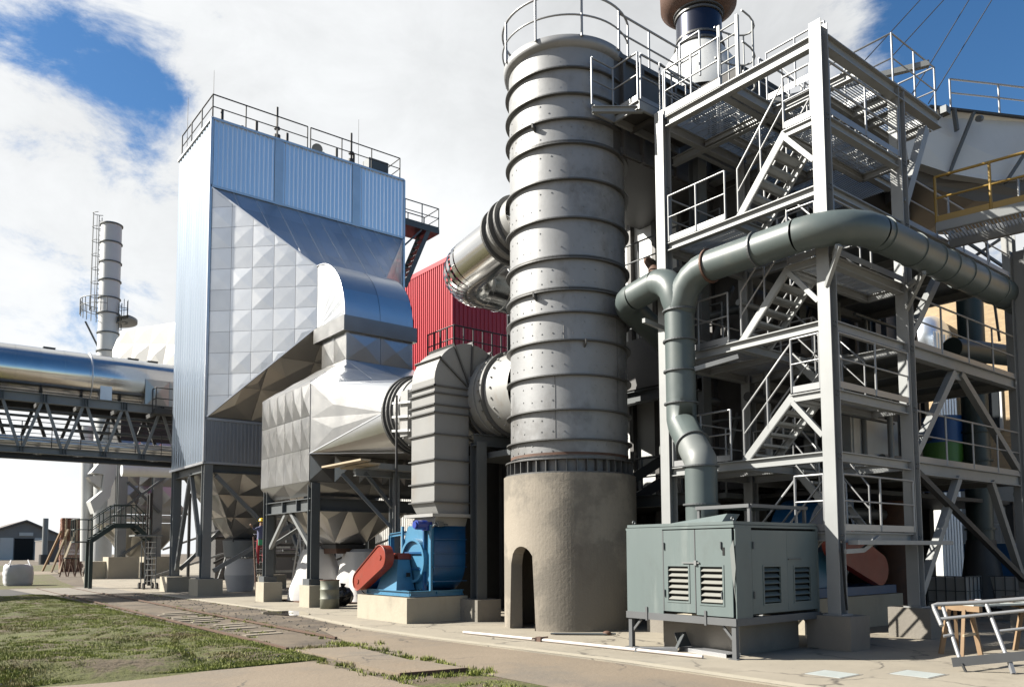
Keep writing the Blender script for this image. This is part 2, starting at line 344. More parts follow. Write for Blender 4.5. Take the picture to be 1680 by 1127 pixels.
def pillow(parent, corners, cu, cv, depth, mname, uax=None, off=(0, 0), gap=.012, name='panel', back='seam', flip=False, stag=0.0, jig=.3):
    """pillow-pressed sheet panels over the planar convex polygon `corners` (outside seen counter-clockwise)"""
    P = [V3(c) for c in corners]; o = P[0]
    n = V3((0, 0, 0))
    for i in range(len(P)): n += P[i].cross(P[(i+1) % len(P)])
    n.normalize()
    if flip: n = -n; P = P[::-1]; o = P[0]
    u = V3(uax) if uax else P[1]-P[0]; u = (u-n*u.dot(n)).normalized(); v = n.cross(u)
    p2 = [((p-o).dot(u), (p-o).dot(v)) for p in P]
    if area2(p2) < 0: p2 = p2[::-1]
    mb = MB(); mb.face(*[p-n*.03 for p in P]); mb.build(name+'_backing', back, parent)
    us = [q[0] for q in p2]; vs = [q[1] for q in p2]
    u0, v0 = min(us)+off[0], min(vs)+off[1]
    nu = max(1, round((max(us)-u0)/cu)) if not off[0] else int((max(us)-u0)/cu)+1; nv = max(1, round((max(vs)-v0)/cv)) if not off[1] else int((max(vs)-v0)/cv)+1
    if not off[0]: cu = (max(us)-u0)/nu
    if not off[1]: cv = (max(vs)-v0)/nv
    cnt = 0
    for j in range(-1 if off[1] else 0, nv):
        for i in range(-1 if (off[0] or stag) else 0, nu):
            sh = stag*cu*(j % 2)
            x0, y0 = u0+i*cu+gap/2+sh, v0+j*cv+gap/2; x1, y1 = x0+cu-gap, y0+cv-gap
            c = clip_poly(p2, [(x0, y0), (x1, y0), (x1, y1), (x0, y1)])
            if len(c) < 3 or abs(area2(c)) < .02*cu*cv: continue
            cx, cy = (x0+x1)/2, (y0+y1)/2
            if clip_poly(c, [(cx-.01, cy-.01), (cx+.01, cy-.01), (cx+.01, cy+.01), (cx-.01, cy+.01)]) == []:
                cx = sum(q[0] for q in c)/len(c); cy = sum(q[1] for q in c)/len(c)
            dd = depth*(1+random.uniform(-jig, jig))*min(1, (abs(area2(c))/2/(cu*cv))**.5)
            cx += random.uniform(-.06, .06)*cu; cy += random.uniform(-.06, .06)*cv
            w = lambda q, h=0: o+u*q[0]+v*q[1]+n*h
            m_ = len(c); verts = [w(q) for q in c]+[w((cx, cy), dd)]+[w(q, -.028) for q in c]
            fs = [(k, (k+1) % m_, m_) for k in range(m_)]+[(k, k+m_+1, (k+1) % m_+m_+1, (k+1) % m_) for k in range(m_)]
            b = MB(); b.add(verts, fs); b.build(name, mname, parent); cnt += 1
    return cnt
def corrug(a, b, z0, z1, n, pitch=.2, depth=.035, mb=None):
    """trapezoid-profile sheet from a to b (xy), outward normal n"""
    mb = mb or MB(); a = V3((a[0], a[1], 0)); b = V3((b[0], b[1], 0)); d = b-a; Ln = d.length; d.normalize(); n = V3(n); k = max(1, int(Ln/pitch)); p = Ln/k
    prof = []
    for i in range(k):
        for q, h in ((0, 0), (.42, 0), (.55, 1), (.87, 1)): prof.append((i*p+q*p, h*depth))
    prof.append((Ln, 0))
    vs = []
    for t, h in prof: q = a+d*t+n*h; vs.append((q.x, q.y, z0)); vs.append((q.x, q.y, z1))
    fs = [(2*i, 2*i+2, 2*i+3, 2*i+1) for i in range(len(prof)-1)]
    return mb.add(vs, fs)

# ------------------------------------------------------------ railings and stairs
def railing(parent, pts, h=1.05, step=1.3, r=.022, m='rail_galv', toe=True, name='railing', posts=True, mid=True):
    """two-rail guard along pts (floor-level points); the posts are sub-parts"""
    pts = [V3(p) for p in pts]; up = V3((0, 0, 1)); mb = MB()
    top = [p+up*h for p in pts]
    mb.tube(top, r, 7)
    o = mb.build(name, m, parent)
    if mid: MB().tube([p+up*h*.53 for p in pts], r*.8, 6).build('mid_rail', m, o)
    if toe:
        for a, b in zip(pts[:-1], pts[1:]): MB().bar(a+up*.06, b+up*.06, .008, .12).build('toe_board', m, o)
    tops = []
    for i, (a, b) in enumerate(zip(pts[:-1], pts[1:])):
        n = max(1, round((b-a).length/step))
        for k in range(n+1):
            if k == 0 and i > 0: continue
            tops.append(a.lerp(b, k/n))
    if posts:
        for q in tops: MB().cyl(q, q+up*h, r, seg=7).build('post', m, o)
    return o
def stair(parent, a, b, x0, x1, n=6, m='galv', tread_m='galv', rails=(True, True), name='stair_flight'):
    """flight between foot a and head b, both (y, z); stringers in the planes x0 and x1"""
    (ya, za), (yb, zb) = a, b
    o = bpy.data.objects.new(name, None); COL.objects.link(o); o.parent = parent; WP[o] = V3((x0, ya, za)); o.location = WP[o]-WP[parent]
    for x, sd_ in ((x0, 1), (x1, -1)): MB().chan((x, ya, za-.02), (x, yb, zb-.02), .055, .155, (0, 0, 1), (1 if x == x0 else -1)*(-1 if yb < ya else 1)*-1).build('stringer', m, o)
    for i in range(n):
        t = (i+.6)/n; y = ya+(yb-ya)*t; z = za+(zb-za)*t; d = .13*(1 if yb > ya else -1)
        t_ = MB(); t_.box(x0+.02, x1-.02, y-.12, y+.12, z-.005, z); t_.box(x0+.02, x1-.02, y-.12, y-.112, z-.05, z-.005); t_.box(x0+.02, x1-.02, y+.112, y+.12, z-.05, z-.005)
        t_.build('tread', tread_m, o)
    up = V3((0, 0, 1))
    for x, on in ((x0-.02, rails[0]), (x1+.02, rails[1])):
        if not on: continue
        A = V3((x, ya, za)); B = V3((x, yb, zb)); r_ = MB()
        r_.tube([A+up*.1, A+up*1.0, B+up*1.0, B+up*.1], .022, 7); r_.tube([A+up*.52, B+up*.52], .018, 6); q = A.lerp(B, .5); r_.cyl(q, q+up*1.0, .02, seg=6)
        r_.build('handrail', 'rail_galv', o)
    return o
def grating(parent, x0, x1, y0, y1, z, m='galv', pitch=.055, along='x', name='grating'):
    mb = MB(); t = .03
    if along == 'x':
        n = int((y1-y0)/pitch)
        for i in range(n+1): y = y0+(y1-y0)*i/n; mb.box(x0, x1, y-.003, y+.003, z-t, z)
        n = max(1, int((x1-x0)/.25))
        for i in range(n+1): x = x0+(x1-x0)*i/n; mb.box(x-.006, x+.006, y0, y1, z-.012, z+.001)
    else:
        n = int((x1-x0)/pitch)
        for i in range(n+1): x = x0+(x1-x0)*i/n; mb.box(x-.003, x+.003, y0, y1, z-t, z)
        n = max(1, int((y1-y0)/.25))
        for i in range(n+1): y = y0+(y1-y0)*i/n; mb.box(x0, x1, y-.006, y+.006, z-.012, z+.001)
    return mb.build(name, m, parent)

# ============================================================ THE SETTING
from mathutils import noise as mn0
def sheet(name, pts, z, m, t=0.0, kind='structure', parent=None):
    mb = MB()
    if t: mb.prism([(x, y, z-t) for x, y in pts], (0, 0, t))
    else: mb.face(*[(x, y, z) for x, y in pts])
    return mb.build(name, m, parent, kind=kind)
sheet('ground', [(-900, -300), (1500, -300), (1500, 1500), (-900, 1500)], -.012, 'dirt')
# grass verge: a low uneven mound between the front road and the yard road
def verge_h(x, y):
    e = min(1, max(0, (x+26)/3), max(0, (5.75-x)/.8), max(0, (y-(12.2+.10*abs(x-5)*0))/.9), max(0, (38.4-y)/.8)); e = max(0, e)
    h = .05*math.sin(x*.9+1)*math.sin(y*.55)+.015*math.sin(x*2.3+y*1.7)+.02*math.sin(y*1.3-x*.7)+.10
    h += .04*math.sin(x*6.1+y*2.2)*math.sin(y*5.3) * .35
    if 12.4 < y < 15.5 and x < 4: h += .12*math.sin((y-12.4)/3.1*math.pi)
    return h*e
mb = MB(); nx, ny = 130, 110; X0, X1, Y0, Y1 = -26, 5.8, 12.2, 38.4
def front_edge(x): return 12.2+max(0, (3.0-x))*.06 if x < 5.5 else 12.2
vs = []
for j in range(ny+1):
    for i in range(nx+1):
        x = X0+(X1-X0)*(i/nx)**.8; y = Y0+(Y1-Y0)*(j/ny)**1.3
        vs.append((x, y+.15*math.sin(x*1.7)*(1-j/ny), verge_h(x, y)+.002+random.uniform(0, .03)*(verge_h(x, y) > .03)+.015*mn0.noise(V3((x*2.1, y*2.1, 0)))*(verge_h(x, y) > .06)))
mb.add(vs, [(j*(nx+1)+i, j*(nx+1)+i+1, (j+1)*(nx+1)+i+1, (j+1)*(nx+1)+i) for j in range(ny) for i in range(nx)], True)
mb.build('grass_verge', 'turf', kind='structure')
sheet('turf_strip', [(5.6, 9.3), (7.9, 9.3), (7.95, 17.5), (7.7, 38.3), (5.6, 38.3)], -.004, 'dirt')
sheet('far_lawn', [(-60, 46.5), (8.2, 46.5), (9.5, 60), (13, 88), (24, 140), (-60, 140)], -.002, 'turf')
sheet('far_path', [(-60, 78), (12.4, 78), (14, 92), (-60, 92)], .003, 'road')
sheet('service_road', [(-60, 38.4), (8.6, 38.4), (8.6, 46.5), (-60, 46.5)], .002, 'asphalt')
sheet('front_road', [(-60, -40), (5.55, -40), (5.6, 12.35), (5.2, 12.28), (4.7, 12.45), (4.2, 12.3), (3.6, 12.55), (3.0, 12.42), (2.4, 12.7), (1.7, 12.66), (1.2, 13.0), (.4, 12.95), (-.6, 13.3), (-60, 15)], .004, 'road')
sheet('works_road', [(6.9, -40), (9.25, -40), (9.15, 9), (8.75, 14), (8.7, 17), (8.1, 17.6), (7.3, 14.5), (6.9, 11)], .004, 'road')
sheet('dirt_track', [(7.7, 17), (8.75, 16.8), (9.4, 22.8), (9.3, 38.4), (7.9, 38.4)], .000, 'dirt')
sheet('side_verge', [(5.55, -40), (6.95, -40), (6.95, 9.5), (5.55, 9.5)], .000, 'turf')
sheet('concrete_apron', [(9.25, -40), (60, -40), (60, 130), (26, 130), (13, 72), (9.2, 50), (9.3, 38), (9.4, 22.8), (8.75, 16.8), (8.8, 14), (9.12, 10.5), (9.25, 8.8)], .012, 'apron', .08)
sheet('yard_crossing', [(5.5, 38.3), (9.5, 38.3), (9.3, 46.5), (5.2, 46.5)], .010, 'concrete')
sheet('apron_kerb', [(9.25, -40), (9.5, -40), (9.5, 8.8), (9.36, 10.5), (9.05, 14), (9.0, 16.8), (9.62, 22.8), (9.55, 38), (9.3, 38), (9.4, 22.8), (8.75, 16.8), (8.8, 14), (9.12, 10.5), (9.25, 8.8)], .016, 'concrete_light')
# puddle in front of the hopper
pp = [(9.35+.55*math.cos(t)*(1+.2*math.sin(3*t)), 22.2+1.15*math.sin(t)*(1+.15*math.cos(2*t))) for t in [i*math.pi/10 for i in range(20)]]
sheet('puddle', pp, .018, 'water')
# railway siding sunk in the grass
rt = thing('railway_track', (6.6, 24, 0), 'old rusty railway siding sunk in the grass and dirt', 'railway track')
for x, y0, y1 in ((5.86, 13.9, 38.4), (7.32, 15.0, 38.4)):
    mb = MB(); xo = lambda y: .018*(y-14)+0.0
    mb.bar((x+xo(y0), y0, .035), (x+xo(y1), y1, .035), .055, .04); mb.build('rail', 'rail_rust', rt)
for x in (5.78, 7.25): MB().bar((x+1.42*0+.45, 38.4, .02), (x+.6, 46.4, .02), .06, .012).build('rail', 'rail_rust', rt)
y = 14.6
while y < 30:
    if random.random() < (.85 if 16 < y < 24 else .25):
        x = random.uniform(-.15, .15)+6.66+.018*(y-14); w = random.uniform(.4, .95)
        MB().box(x-w/1.6, x+w/1.6, y-.11, y+.11, -.05, .008+random.uniform(0, .012)).build('sleeper', 'sleeper', rt)
    y += random.choice((.55, .6, .65, .7, 1.1))
cr = [([(5.83, 9.93), (6.86, 9.75), (6.76, 11.02), (5.82, 11.22)], .055, 'worn concrete crossing slab with a rusty raised steel edge in the grass'),
      ([(6.0, 11.32), (6.78, 11.14), (6.95, 13.5), (5.95, 13.75)], .03, 'flat dusty concrete crossing slab behind the raised one')]
for pts, z, lb in cr:
    t = thing('crossing_slab', (pts[0][0], pts[0][1], 0), lb, 'concrete slab', 'slabs of the track crossing')
    MB().prism([(x, y, z-.12) for x, y in pts], (0, 0, .12)).build('slab', 'road', t)
    MB().bar((pts[0][0], pts[0][1]-.01, z-.03), (pts[1][0], pts[1][1]-.01, z-.03), .02, .07).build('steel_edge', 'rust', t)
# grass as real blades
def blades(name, spots, m='grass_blade'):
    v = []; f = []
    for (x, y, z, h) in spots:
        a = random.uniform(0, 6.28); w = random.uniform(.005, .012)*(1+h*4); lx, ly = random.uniform(-.5, .5)*h, random.uniform(-.5, .5)*h
        k = len(v); c, s_ = math.cos(a)*w, math.sin(a)*w
        v += [(x-c, y-s_, z-.01), (x+c, y+s_, z-.01), (x+lx, y+ly, z+h)]; f.append((k, k+1, k+2))
    mb = MB(); mb.add(v, f); return mb.build(name, m, kind='stuff')
from mathutils import noise as mn
sp = []
for _ in range(330000):
    y = 12.3+(random.random()**1.6)*26; x0_ = .1*y-2.2; x = x0_+(5.85-x0_)*random.random()**.9
    d = mn.noise(V3((x*.35, y*.35, 0)))+.5*mn.noise(V3((x*1.5, y*1.5, 5)))+.3*mn.noise(V3((x*5, y*5, 9)))
    near = max(0, (17-y)/5)
    low = d < random.uniform(-1.2, -.1)+near*.5
    if low and random.random() < .45+.4*near: continue
    h = random.uniform(.006, .016) if low else random.uniform(.015, .045)*(1+.9*max(0, d)); sp.append((x, y, verge_h(x, y), h))
blades('grass', sp)
sp = []
def tuft(x, y, n, r, h0, z=0):
    for _ in range(n):
        a = random.uniform(0, 6.28); q = random.random()**.7*r; sp.append((x+q*math.cos(a), y+q*math.sin(a), z, random.uniform(.4, 1)*h0))
for (a, b, w, n, h0) in (((5.75, 13.9), (7.3, 13.7), .5, 40, .09), ((7.1, 14.5), (6.95, 9.2), .16, 60, .10), ((5.7, 13.9), (5.75, 9.2), .14, 55, .07), ((5.8, 9.8), (7.0, 9.4), .18, 30, .10), ((7.4, 15), (7.75, 30), .2, 60, .07),
                       ((5.75, 14), (6.3, 38), .25, 120, .06), ((6.0, 15), (7.3, 24), .5, 60, .05), ((6.3, 9.0), (6.4, 4), .35, 60, .06), ((9.3, 22), (9.2, 36), .12, 30, .05)):
    for k in range(n):
        t = random.random(); c = (a[0]+(b[0]-a[0])*t+random.uniform(-w, w), a[1]+(b[1]-a[1])*t+random.uniform(-w, w)*.6)
        tuft(c[0], c[1], random.randint(10, 40), random.uniform(.04, .16), h0*random.uniform(.35, 1.1))
blades('weeds', sp)
# loose stones
v = MB()
for _ in range(900):
    if random.random() < .6: x = random.uniform(-2, 6); y = 12.4+random.random()**2*9; z = verge_h(x, y)
    else: x = random.uniform(7.5, 9.3); y = random.uniform(16, 38); z = 0
    s_ = random.uniform(.008, .035); v.add([(x-s_, y, z), (x+s_, y-s_*.6, z), (x, y+s_, z), (x, y, z+s_*.9)], [(0, 1, 3), (1, 2, 3), (2, 0, 3)])
v.build('loose_stones', 'concrete_light', kind='stuff')

# ============================================================ FILTER HOUSE (the tall silver building)
BX0, BX1, BY0, BY1, BZ0, BZT = 10.55, 20.05, 33.95, 38.85, 5.5, 20.35
bh = thing('filter_house', (15, 36, 0), 'tall silver clad filter tower on steel legs with a pillow panelled funnel', 'filter tower')
n_x = (-1, 0, 0); n_y = (0, -1, 0)
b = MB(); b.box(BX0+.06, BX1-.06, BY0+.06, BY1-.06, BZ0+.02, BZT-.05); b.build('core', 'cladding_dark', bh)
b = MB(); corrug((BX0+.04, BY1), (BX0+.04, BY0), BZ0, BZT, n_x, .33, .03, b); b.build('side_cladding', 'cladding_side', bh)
seg = ((BX0, 13.35), (13.75, 17.2), (17.6, BX1)); 
for a_, c_ in seg:
    b = MB(); corrug((a_, BY0+.03), (c_, BY0+.03), 17.42, BZT, n_y, .2, .035, b); b.build('upper_cladding', 'cladding', bh)
for x in (13.35, 17.2): b = MB(); b.box(x, x+.4, BY0-.03, BY0+.05, 17.3, BZT+.02); b.build('vertical_flashing', 'edge_trim', bh)
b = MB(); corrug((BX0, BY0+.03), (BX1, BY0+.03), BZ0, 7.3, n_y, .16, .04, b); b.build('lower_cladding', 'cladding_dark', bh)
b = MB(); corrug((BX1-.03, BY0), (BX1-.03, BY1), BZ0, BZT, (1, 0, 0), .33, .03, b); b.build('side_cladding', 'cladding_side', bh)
b = MB()
for p, q in (((BX0, BY0, BZT), (BX1, BY0, BZT)), ((BX0, BY0, BZT), (BX0, BY1, BZT)), ((BX0, BY0, 17.36), (BX1, BY0, 17.36)), ((BX0, BY0, BZ0), (BX0, BY0, BZT)), ((BX1, BY0, BZ0), (BX1, BY0, BZT)), ((BX0, BY0, BZ0), (BX0, BY1, BZ0)), ((BX0, BY0, BZ0), (BX1, BY0, BZ0)), ((BX0, BY0, 7.34), (BX1, BY0, 7.34))): b.bar(p, q, .10, .10)
b.build('edge_flashing', 'edge_trim', bh)
b = MB(); b.box(BX0-.02, BX1+.02, BY0-.02, BY1+.02, BZT, BZT+.06); b.build('roof', 'cladding_dark', bh)
# funnel
A1, A2, A3, A4 = V3((BX0+.05, BY0, 7.4)), V3((BX1-.05, BY0, 7.4)), V3((BX1-.05, BY0, 17.3)), V3((BX0+.05, BY0, 17.3))
D1, D2, D3, D4 = V3((13.95, 30.6, 11.05)), V3((17.1, 30.6, 11.05)), V3((17.1, 30.6, 13.6)), V3((13.95, 30.6, 13.6))
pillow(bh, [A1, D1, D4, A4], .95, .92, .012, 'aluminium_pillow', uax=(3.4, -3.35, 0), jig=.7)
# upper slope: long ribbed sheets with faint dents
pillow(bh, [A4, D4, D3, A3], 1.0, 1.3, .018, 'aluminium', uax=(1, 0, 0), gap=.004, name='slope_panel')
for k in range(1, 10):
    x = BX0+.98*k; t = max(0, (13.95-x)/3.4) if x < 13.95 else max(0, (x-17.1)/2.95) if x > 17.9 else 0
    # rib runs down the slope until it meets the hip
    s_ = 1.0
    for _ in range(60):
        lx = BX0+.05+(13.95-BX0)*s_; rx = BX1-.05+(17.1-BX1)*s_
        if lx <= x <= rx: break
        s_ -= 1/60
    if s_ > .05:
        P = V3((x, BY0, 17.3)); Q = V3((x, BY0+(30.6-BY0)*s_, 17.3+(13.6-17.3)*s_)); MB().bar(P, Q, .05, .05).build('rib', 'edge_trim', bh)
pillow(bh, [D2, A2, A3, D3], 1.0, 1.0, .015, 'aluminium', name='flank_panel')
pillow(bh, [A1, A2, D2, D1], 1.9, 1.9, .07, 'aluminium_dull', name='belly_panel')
for p, q in ((A4, D4), (A1, D1), (A3, D3), (A2, D2)): MB().bar(p, q, .06, .06).build('hip_strip', 'edge_trim', bh)
# quarter-turn elbow down to the lower duct
EX0, EX1, EYF, EYN, EZT, EZB = 13.95, 17.0, 30.6, 28.0, 13.62, 10.9
n = 14; prof = [(EYF-(EYF-EYN)*math.sin(k/n*math.pi/2), EZB+(EZT-EZB)*math.cos(k/n*math.pi/2)) for k in range(n+1)]
for x, nm in ((EX0, 'fan_cheek'), (EX1, 'fan_cheek')):
    b = MB(); c0 = (x, EYF, EZB)
    for k in range(n):
        w_ = -.03 if k % 2 else .0; sg = -1 if x == EX0 else 1
        b.face(c0, (x+sg*.03*(k % 2), prof[k][0], prof[k][1]), (x+sg*.03*((k+1) % 2), prof[k+1][0], prof[k+1][1]))
    b.build(nm, 'aluminium', bh)
for k0, k1 in ((0, 5), (5, 10), (10, 14)):
    for xa, xb in ((EX0, (EX0+EX1)/2-.01), ((EX0+EX1)/2+.01, EX1)):
        b = MB(); vs = []
        for k in range(k0, k1+1): vs += [(xa, prof[k][0], prof[k][1]), (xb, prof[k][0], prof[k][1])]
        b.add(vs, [(2*i, 2*i+1, 2*i+3, 2*i+2) for i in range(k1-k0)], True); b.build('curved_sheet', 'aluminium', bh)
b = MB(); b.box(EX0-.12, EX1+.12, EYN-.12, EYF+.05, 10.32, 10.92); b.build('duct_collar', 'aluminium_dull', bh)
b = MB()
b.tube([(EX0-.02, y, z) for y, z in prof], .03, 5); b.build('edge_bead', 'edge_trim', bh)
# legs, bracing, pedestals
legs = [(10.75, 34.15), (10.75, 38.5), (15.3, 34.15), (19.8, 34.15), (15.3, 38.5), (19.8, 38.5)]
for x, y in legs:
    b = MB(); b.hbeam((x, y, .7), (x, y, BZ0), .36, .36, (0, 1, 0), .03); b.build('leg', 'steel_pale', bh)
    p = MB().box(x-.5, x+.5, y-.75, y+.45, 0, .68).build('pedestal', 'concrete_light', bh)
    MB().box(x-.28, x+.28, y-.28, y+.28, .68, .72).build('base_plate', 'steel_grey', p)
for x0, x1, y0, y1 in ((10.75, 19.8, 34.15, 34.15), (10.75, 19.8, 38.5, 38.5), (10.75, 10.75, 34.15, 38.5), (15.3, 15.3, 34.15, 38.5)):
    MB().hbeam((x0, y0, BZ0-.2), (x1, y1, BZ0-.2), .25, .36, t=.02).build('beam', 'steel_grey', bh)
for p, q in (((10.75, 34.4, 1.0), (10.75, 36.3, 5.2)), ((10.75, 38.2, 1.0), (10.75, 36.4, 5.2)), ((11.1, 34.15, 1.0), (14.9, 34.15, 3.2)), ((11.1, 34.15, 5.0), (13.6, 34.15, 2.6)), ((11, 38.5, 1), (15, 38.5, 5)), ((15.3, 34.4, 1), (15.3, 38.2, 5)), ((15.6, 34.15, 1), (19.4, 34.15, 5))):
    MB().bar(p, q, .16, .16).build('brace', 'steel_pale', bh)
b = MB(); b.box(10.45, 10.6, 34.2, 34.45, 1.6, 2.5); b.build('switch_box', 'steel_pale', bh)
# hoppers under the house
def hopper(parent, x0, x1, y0, y1, zt, zb, m='aluminium_dull', cu=1.2, depth=.12, hw=.35, front_only=False, ox=0, oy=0):
    cx, cy = (x0+x1)/2+ox, (y0+y1)/2+oy
    T = [V3((x0, y0, zt)), V3((x1, y0, zt)), V3((x1, y1, zt)), V3((x0, y1, zt))]; Bt = [V3((cx-hw, cy-hw, zb)), V3((cx+hw, cy-hw, zb)), V3((cx+hw, cy+hw, zb)), V3((cx-hw, cy+hw, zb))]
    for i in range(4):
        j = (i+1) % 4
        if i in (0, 3): pillow(parent, [Bt[i], Bt[j], T[j], T[i]], cu, cu, depth, m, name='hopper_panel')
        else: MB().face(Bt[i], Bt[j], T[j], T[i]).build('hopper_side', m, parent)
    MB().box(cx-hw-.08, cx+hw+.08, cy-hw-.08, cy+hw+.08, zb-.12, zb+.02).build('hopper_flange', 'steel_dark', parent)
hopper(bh, 10.95, 15.1, 34.4, 38.3, 5.2, 2.35, hw=.5); hopper(bh, 15.5, 19.6, 34.4, 38.3, 5.2, 2.35, hw=.5)
# roof rail and roof fittings
rf = BZT+.06
railing(bh, [(BX0+.1, BY1-.2, rf), (BX0+.1, BY0+.25, rf)], 1.15, 1.6, .03, 'steel_dark', toe=False)
railing(bh, [(BX0+.1, BY0+.25, rf), (15.0, BY0+.25, rf)], 1.15, 1.5, .03, 'steel_dark', toe=False)
railing(bh, [(15.15, BY0+.25, rf), (BX1-.1, BY0+.25, rf), (BX1-.1, BY1-.3, rf)], 1.15, 1.5, .03, 'steel_dark', toe=False)
for x, h in ((11.2, .85), (12.1, .4), (12.75, .85), (14.2, .75), (16.0, .4), (16.7, .8), (17.6, .8), (19.0, .4), (19.9, .7)):
    if x < BX1-.3: MB().cyl((x, BY0+.7, rf), (x, BY0+.7, rf+h), .07, seg=8).build('vent_pipe', 'steel_dark', bh)
for x in (15.35-1.7, 17.4):
    b = MB(); b.cyl((x, BY0+.55, rf-.1), (x, BY0+.55, rf+1.75), .055, seg=8); b.cyl((x, BY0+.55, rf+.3), (x, BY0+.55, rf+.42), .16, seg=10); b.cyl((x, BY0+.55, rf+.7), (x, BY0+.55, rf+.78), .14, seg=10); b.build('mast', 'steel_dark', bh)
for x, h, y in ((10.7, 2.3, 34.3), (10.8, 3.0, 38.4), (18.3, 3.2, 35.5)): MB().cyl((x, y, rf), (x, y, rf+h), .018, .008, seg=5).build('lightning_rod', 'steel_dark', bh)
b = MB(); b.box(18.5, 19.6, BY0+.8, BY0+1.5, rf+.15, rf+1.0); b.build('roof_box', 'steel_grey', bh)
b = MB(); b.cyl((15.6, BY0+.5, rf+.35), (15.75, BY0+.9, rf+.5), .26, seg=14); b.build('roof_fan', 'steel_pale', bh)
MB().box(15.9, 17.0, BY0+.3, BY0+.8, rf, rf+.12).build('roof_tray', 'steel_grey', bh)
# escape stair on the far right flank
ts = thing('escape_stair', (20.9, 34.6, 15.5), 'small dark escape platform and stair on the right flank of the silver tower', 'stair platform')
pz = 18.35
b = MB(); b.box(20.1, 22.2, 34.0, 35.4, pz-.22, pz); b.build('platform', 'steel_grey', ts)
railing(ts, [(20.15, 34.0, pz), (22.15, 34.0, pz), (22.15, 35.4, pz)], 1.1, 1.0, .03, 'steel_grey')
railing(ts, [(20.15, 35.35, pz), (22.1, 35.35, pz)], 1.1, 1.0, .03, 'steel_grey')
MB().bar((20.15, 34.1, pz-1.3), (21.2, 34.1, pz-.2), .08, .08).build('bracket', 'steel_grey', ts)
b = MB()
for y in (34.05, 34.95): b.bar((21.6, y, pz-.1), (20.2, y, pz-3.4), .05, .22)
o = b.build('stair_flight', 'steel_grey', ts)
for i in range(10): t = (i+.7)/10.3; MB().box(21.6-1.4*t-.13, 21.6-1.4*t+.13, 34.07, 34.93, pz-.1-3.3*t-.03, pz-.1-3.3*t).build('tread', 'steel_grey', o)

# ============================================================ LOWER FILTER HOUSING
HX0, HX1, HY0, HY1, HZ0, HZ1 = 10.9, 15.4, 24.35, 28.5, 4.05, 7.25
h2 = thing('filter_housing', (13, 26.4, 0), 'lower silver pillow panelled housing on four steel legs with an inverted pyramid hopper', 'filter housing')
pillow(h2, [(HX0, HY1, HZ0), (HX0, HY0, HZ0), (HX0, HY0, HZ1), (HX0, HY1, HZ1)], .72, 1.06, .065, 'aluminium_dull', name='panel')
MB().box(HX0+.05, HX1-.05, HY0+.1, HY1-.05, HZ0, HZ1-.03).build('core', 'casing_dark', h2)
MB().face((HX1, HY0, HZ0), (HX1, HY1, HZ0), (HX1, HY1, HZ1), (HX1, HY0, HZ1)).build('side_sheet', 'aluminium_dull', h2)
U1, U2, U3, U4 = V3((14.0, 28.0, 9.2)), V3((17.0, 28.0, 9.2)), V3((17.0, 30.2, 9.2)), V3((14.0, 30.2, 9.2))
T1, T2, T3, T4 = V3((HX0, HY0, HZ1)), V3((HX1+1.3, HY0, HZ1)), V3((HX1+1.3, HY1, HZ1)), V3((HX0, HY1, HZ1))
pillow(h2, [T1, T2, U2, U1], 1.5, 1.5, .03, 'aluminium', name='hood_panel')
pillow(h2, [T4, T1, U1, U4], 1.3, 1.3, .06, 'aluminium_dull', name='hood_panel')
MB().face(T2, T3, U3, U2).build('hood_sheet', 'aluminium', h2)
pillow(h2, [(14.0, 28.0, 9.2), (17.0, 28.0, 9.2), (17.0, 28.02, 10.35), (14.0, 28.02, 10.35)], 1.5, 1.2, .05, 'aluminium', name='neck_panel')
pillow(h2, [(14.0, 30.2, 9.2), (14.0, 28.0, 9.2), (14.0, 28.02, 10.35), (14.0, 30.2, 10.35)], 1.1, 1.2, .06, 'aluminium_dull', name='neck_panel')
# transition from the square front to the round duct
RX, RZ, RR, RY = 13.0, 5.95, 1.13, 21.2
def rect_round(mb_, x0, x1, z0, z1, y0, cx, cz, r, y1, n=16):
    """a square-to-round hood: n points per side"""
    sq = []; ci = []
    for k in range(n*4):
        t = 2*math.pi*(k+n/2*0)/(n*4)+math.pi/4*0
        c, s_ = math.cos(t), math.sin(t); q = max(abs(c), abs(s_)); sq.append(((x0+x1)/2+(x1-x0)/2*c/q, y0, (z0+z1)/2+(z1-z0)/2*s_/q)); ci.append((cx+r*c, y1, cz+r*s_))
    return sq, ci
X0c, X1c, Z0c, Z1c = HX0+.02, HX1+.2, 4.95, HZ1
def circ(t): return V3((RX+RR*math.cos(t), RY, RZ+RR*math.sin(t)))
CN = [V3((X1c, HY0, Z1c)), V3((X0c, HY0, Z1c)), V3((X0c, HY0, Z0c)), V3((X1c, HY0, Z0c))]; CA = [math.pi/2*k for k in range(5)]
for k in range(4):
    # corner cone in three sheets
    n = 12
    for g_ in range(3):
        b = MB(); b.add([CN[k]]+[circ(CA[k]+math.pi/2*(g_*4+i)/n) for i in range(5)], [(0, i+1, i+2) for i in range(4)], True); b.build('cone_sheet', 'aluminium', h2)
    # flat triangle to the next corner, in two creased sheets
    c0, c1, tip = CN[k], CN[(k+1) % 4], circ(CA[k+1]); mid = c0.lerp(c1, .5); nn = (c1-c0).cross(tip-c0).normalized()
    for P_ in ((c0, mid, tip), (mid, c1, tip)):
        ctr = (P_[0]+P_[1]+P_[2])/3+nn*.02; b = MB(); b.add([P_[0], P_[1], P_[2], ctr], [(0, 1, 3), (1, 2, 3), (2, 0, 3)]); b.build('crease_panel', 'aluminium_dull', h2)
b = MB()
for k in range(4):
    for t in (CA[k], CA[k]+math.pi/2): b.bar(CN[k], circ(t), .03, .03)
b.build('seam_strip', 'edge_trim', h2)
